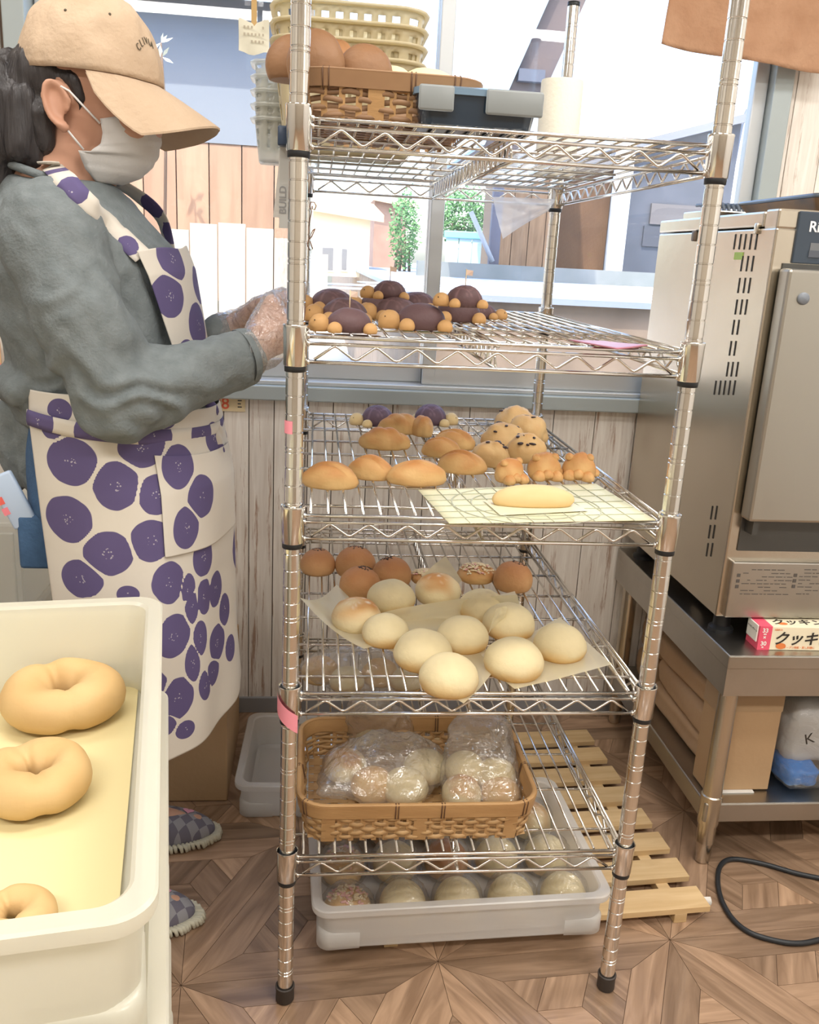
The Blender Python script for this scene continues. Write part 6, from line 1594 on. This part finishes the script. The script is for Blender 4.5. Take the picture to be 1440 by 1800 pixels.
rnd = random.Random(4); farD = [(skirt(math.radians(a), t) , .042) for a, t in ((40, .12), (62, .3), (30, .36), (85, .15), (100, .4), (50, .55), (75, .7), (110, .75), (25, .65), (40, .85), (5, .5))]
paint(apron, skm, DOTS, [(p.x, p.y, p.z, r) for p, r in farD])
md = apron.modifiers.new('t', 'SOLIDIFY'); md.thickness = .0016
bo = obj('bib', bbm, apm, apron)
paint(bo, bbm, [(301, 455, 32, 40), (297, 520, 30, 40), (346, 502, 18, 34), (289, 600, 26, 36), (329, 622, 28, 26), (348, 572, 14, 42)], [(bib(.8, .3).x, bib(.8, .3).y, bib(.8, .3).z, .04), (bib(.9, .7).x, bib(.9, .7).y, bib(.9, .7).z, .04)])
md = bo.modifiers.new('t', 'SOLIDIFY'); md.thickness = .0016
# pocket patch
def pocket(s, t):
    z = .925 - .165 * t; phi = math.radians(-62 + 62 * s); q0 = None
    tt = (1.0 - z) / (1.0 - .40); q = skirt(phi, min(1, max(0, tt))); n_ = Vector((math.cos(phi), math.sin(phi), 0)); return q + n_ * .004
pkm = grid(pocket, 90, 80); po_ = obj('pocket', pkm, apm, apron); paint(po_, pkm, [(313, 820, 29, 41), (274, 872, 30, 40), (354, 872, 23, 40), (327, 928, 22, 41), (270, 950, 37, 41), (357, 978, 17, 40)], [])
md = po_.modifiers.new('t', 'SOLIDIFY'); md.thickness = .0015
# waist tie, bow
def ribbon(pts, nrm, w, name, parent, col=None):
    pts = [Vector(p) for p in pts]; rows = []
    for i, p in enumerate(pts):
        t = (pts[min(i + 1, len(pts) - 1)] - pts[max(i - 1, 0)]).normalized(); n_ = Vector(nrm[i] if isinstance(nrm, list) else nrm).normalized(); s_ = t.cross(n_).normalized()
        rows.append([p - s_ * w, p - s_ * w * .33 + n_ * .001, p + s_ * w * .33 + n_ * .001, p + s_ * w])
    mb = MB().loops(rows, closed=False); o = obj(name, mb, apm, parent); m2 = o.modifiers.new('t', 'SOLIDIFY'); m2.thickness = .0015; return o, mb
def smooth_path(p, k=6):
    p = [Vector(q) for q in p]; out = []
    for i in range(len(p) - 1):
        a, b, c, d = p[max(i - 1, 0)], p[i], p[i + 1], p[min(i + 2, len(p) - 1)]
        for j in range(k): t = j / k; out.append(.5 * (2 * b + (c - a) * t + (2 * a - 5 * b + 4 * c - d) * t * t + (3 * b - a - 3 * c + d) * t ** 3))
    return out + [p[-1]]
wt = [];wn = []
for k in range(61):
    ph = math.radians(-127 + 254 * k / 60); cx, a, b = interp(SK, .962); wt.append((cx + (a + .007) * math.cos(ph), PY + (b + .007) * math.sin(ph), (.948 - .02 * math.cos(ph)))); wn.append((math.cos(ph), math.sin(ph), 0))
o, mb = ribbon(wt, wn, .012, 'waist_tie', apron); rn = random.Random(8)
paint(o, mb, [], [(*wt[k], .030) for k in range(2, 60, 7)])
bw0 = P(372, 752, PY); BW = union([ellip(bw0 + Vector((-.004, -.012, .004)), (.020, .018, .022)), ellip(bw0 + Vector((.006, -.034, -.030)), (.020, .026, .048)), ellip(bw0 + Vector((.004, .03, -.02)), (.018, .03, .040)), ellip(bw0 + Vector((-.004, -.02, .03)), (.018, .026, .020)), chain([bw0, bw0 + Vector((.004, -.012, -.06)), bw0 + Vector((.002, -.012, -.115))], [.012, .014, .010])], .004, 4)
displace(BW, lambda p: .005 * fn((p.x, p.y, p.z), 60, 2)); bwo = obj('bow', BW, apm, apron); paint(bwo, BW, [], [(bw0.x + .012, bw0.y - .045, bw0.z - .045, .030), (bw0.x + .0, bw0.y - .03, bw0.z + .04, .020), (bw0.x, bw0.y + .03, bw0.z - .02, .028)])
# neck straps
cov = MB(); cov.add(SH.v, SH.f); cov.add(body.v, body.f); covt = BVHTree.FromPolygons([tuple(p) for p in cov.v], cov.f)
s1p = [bib(.04, 0) + Vector((0, -.001, -.008))]; s1n = [Vector((.5, -.85, .1))]
for (u, v) in ((225, 432), (205, 414), (185, 395), (165, 376), (145, 357), (125, 336), (107, 314), (94, 296)):
    r = hit(u, v, covt)
    if r:
        n_ = r[1] if r[1].dot(Vector(CAMP) - r[0]) > 0 else -r[1]; s1p.append(r[0] + n_ * .005); s1n.append(n_)
s1p += [P(84, 284, .215)]
s1 = smooth_path(s1p, 4)
def nrm_of(p): d = Vector((p.x + .372, p.y - PY, .5 * (p.z - 1.20))); return tuple(d.normalized())
o, mb = ribbon(s1, [nrm_of(p) for p in s1], .0155, 'neck_strap', apron); paint(o, mb, [(98, 300, 30, 30), (128, 335, 26, 26), (225, 432, 22, 18), (180, 395, 8, 8)], [])
s2 = smooth_path([bib(.96, 0) + Vector((0, .001, -.008)), P(285, 385, .42), P(245, 345, .41), P(200, 318, .385), P(130, 285, .36), P(66, 268, .345), P(50, 262, .29)])
o, mb = ribbon(s2, [nrm_of(p) for p in s2], .0155, 'neck_strap', apron); paint(o, mb, [(270, 362, 24, 20), (300, 410, 16, 20)], [])
# slippers
chk = mat('check_felt', (.20, .19, .23), .9)
n_ = chk.node_tree; c_ = n_.nodes.new('ShaderNodeTexChecker'); c_.inputs['Scale'].default_value = 52; c_.inputs['Color1'].default_value = (.16, .15, .19, 1); c_.inputs['Color2'].default_value = (.30, .30, .32, 1)
tcn = n_.nodes.new('ShaderNodeTexCoord'); mpn = n_.nodes.new('ShaderNodeMapping'); mpn.inputs['Rotation'].default_value = (0, 0, .785); mpn.inputs['Scale'].default_value = (1, 1, .001)
n_.links.new(tcn.outputs['Object'], mpn.inputs[0]); n_.links.new(mpn.outputs[0], c_.inputs[0]); n_.links.new(c_.outputs[0], n_.nodes['Principled BSDF'].inputs['Base Color'])
frm = mat('fringe_cream', (.62, .60, .48), .9); pkf = mat('pink_felt', (.75, .36, .48), .9)
for k, (fx, fy) in enumerate(FT):
    s_ = thing('slipper', ('near' if False else ('checked felt slipper with pale fringe beside the box' if k else 'checked felt slipper with pale fringe and pink heart in the open')), 'slipper', (fx, fy, 0))
    def out(a, r=1.): # foot outline
        x = math.cos(a); y = math.sin(a); return (.128 * x * r - .02, (.054 - .010 * max(0, -x)) * y * r)
    sole = [(*out(2 * pi * i / 48), 0) for i in range(48)]
    obj('sole', MB().loops([[(x, y, .002) for x, y, z in sole], [(x * 1.01, y * 1.02, .012) for x, y, z in sole]], cap0=True, cap1=True), mat('sole_grey', (.13, .12, .13), .9), s_, local=True)
    up = MB(); rows = []
    for j in range(13):
        t = j / 12 * pi / 2; row = []
        for i in range(41):
            a = -pi * .62 + 2 * pi * .62 * i / 40; x, y = out(a, math.cos(t) ** .7 if j < 12 else .001)
            row.append((x + .025 * math.sin(t), y, .010 + .055 * math.sin(t) ** .9 * (1 - .35 * max(0, math.cos(a)) * math.cos(t))))
        rows.append(row)
    up.loops(rows, closed=False); o = obj('upper', up, chk, s_, local=True); m2 = o.modifiers.new('t', 'SOLIDIFY'); m2.thickness = .004
    fg = MB(); rn = random.Random(k)
    for i in range(64):
        a = -pi * .75 + 1.5 * pi * i / 63; x, y = out(a, 1.0); x2, y2 = out(a, 1.10 + rn.uniform(-.02, .04)); fg.tube([(x, y, .016), (x2, y2, .014), (x2 + (x2 - x) * .25, y2 + (y2 - y) * .25, .004)], [.0042, .0048, .0036], 6)
    q = obj('fringe', fg, frm, s_, local=True); q['kind'] = 'stuff'
    hp = [(.055 + .013 * (16 * math.sin(a) ** 3) / 16 * .9, .010 + .012 * (13 * math.cos(a) - 5 * math.cos(2 * a) - 2 * math.cos(3 * a) - math.cos(4 * a)) / 16) for a in [2 * pi * i / 28 for i in range(28)]]
    ut = BVHTree.FromPolygons([tuple(p) for p in up.v], up.f); hv = []
    for (x, y) in hp:
        r = ut.ray_cast(Vector((x, y, .3)), Vector((0, 0, -1))); hv.append((x, y, (r[0].z if r[0] else .05) + .0026))
    hm = MB(); cxy = Vector((sum(p[0] for p in hv) / 28, sum(p[1] for p in hv) / 28)); r = ut.ray_cast(Vector((cxy.x, cxy.y, .3)), Vector((0, 0, -1)))
    hm.add([(cxy.x, cxy.y, (r[0].z if r[0] else .05) + .003)] + hv, [[0, i + 1, (i + 1) % 28 + 1] for i in range(28)]); obj('heart_patch', hm, pkf, s_, local=True)
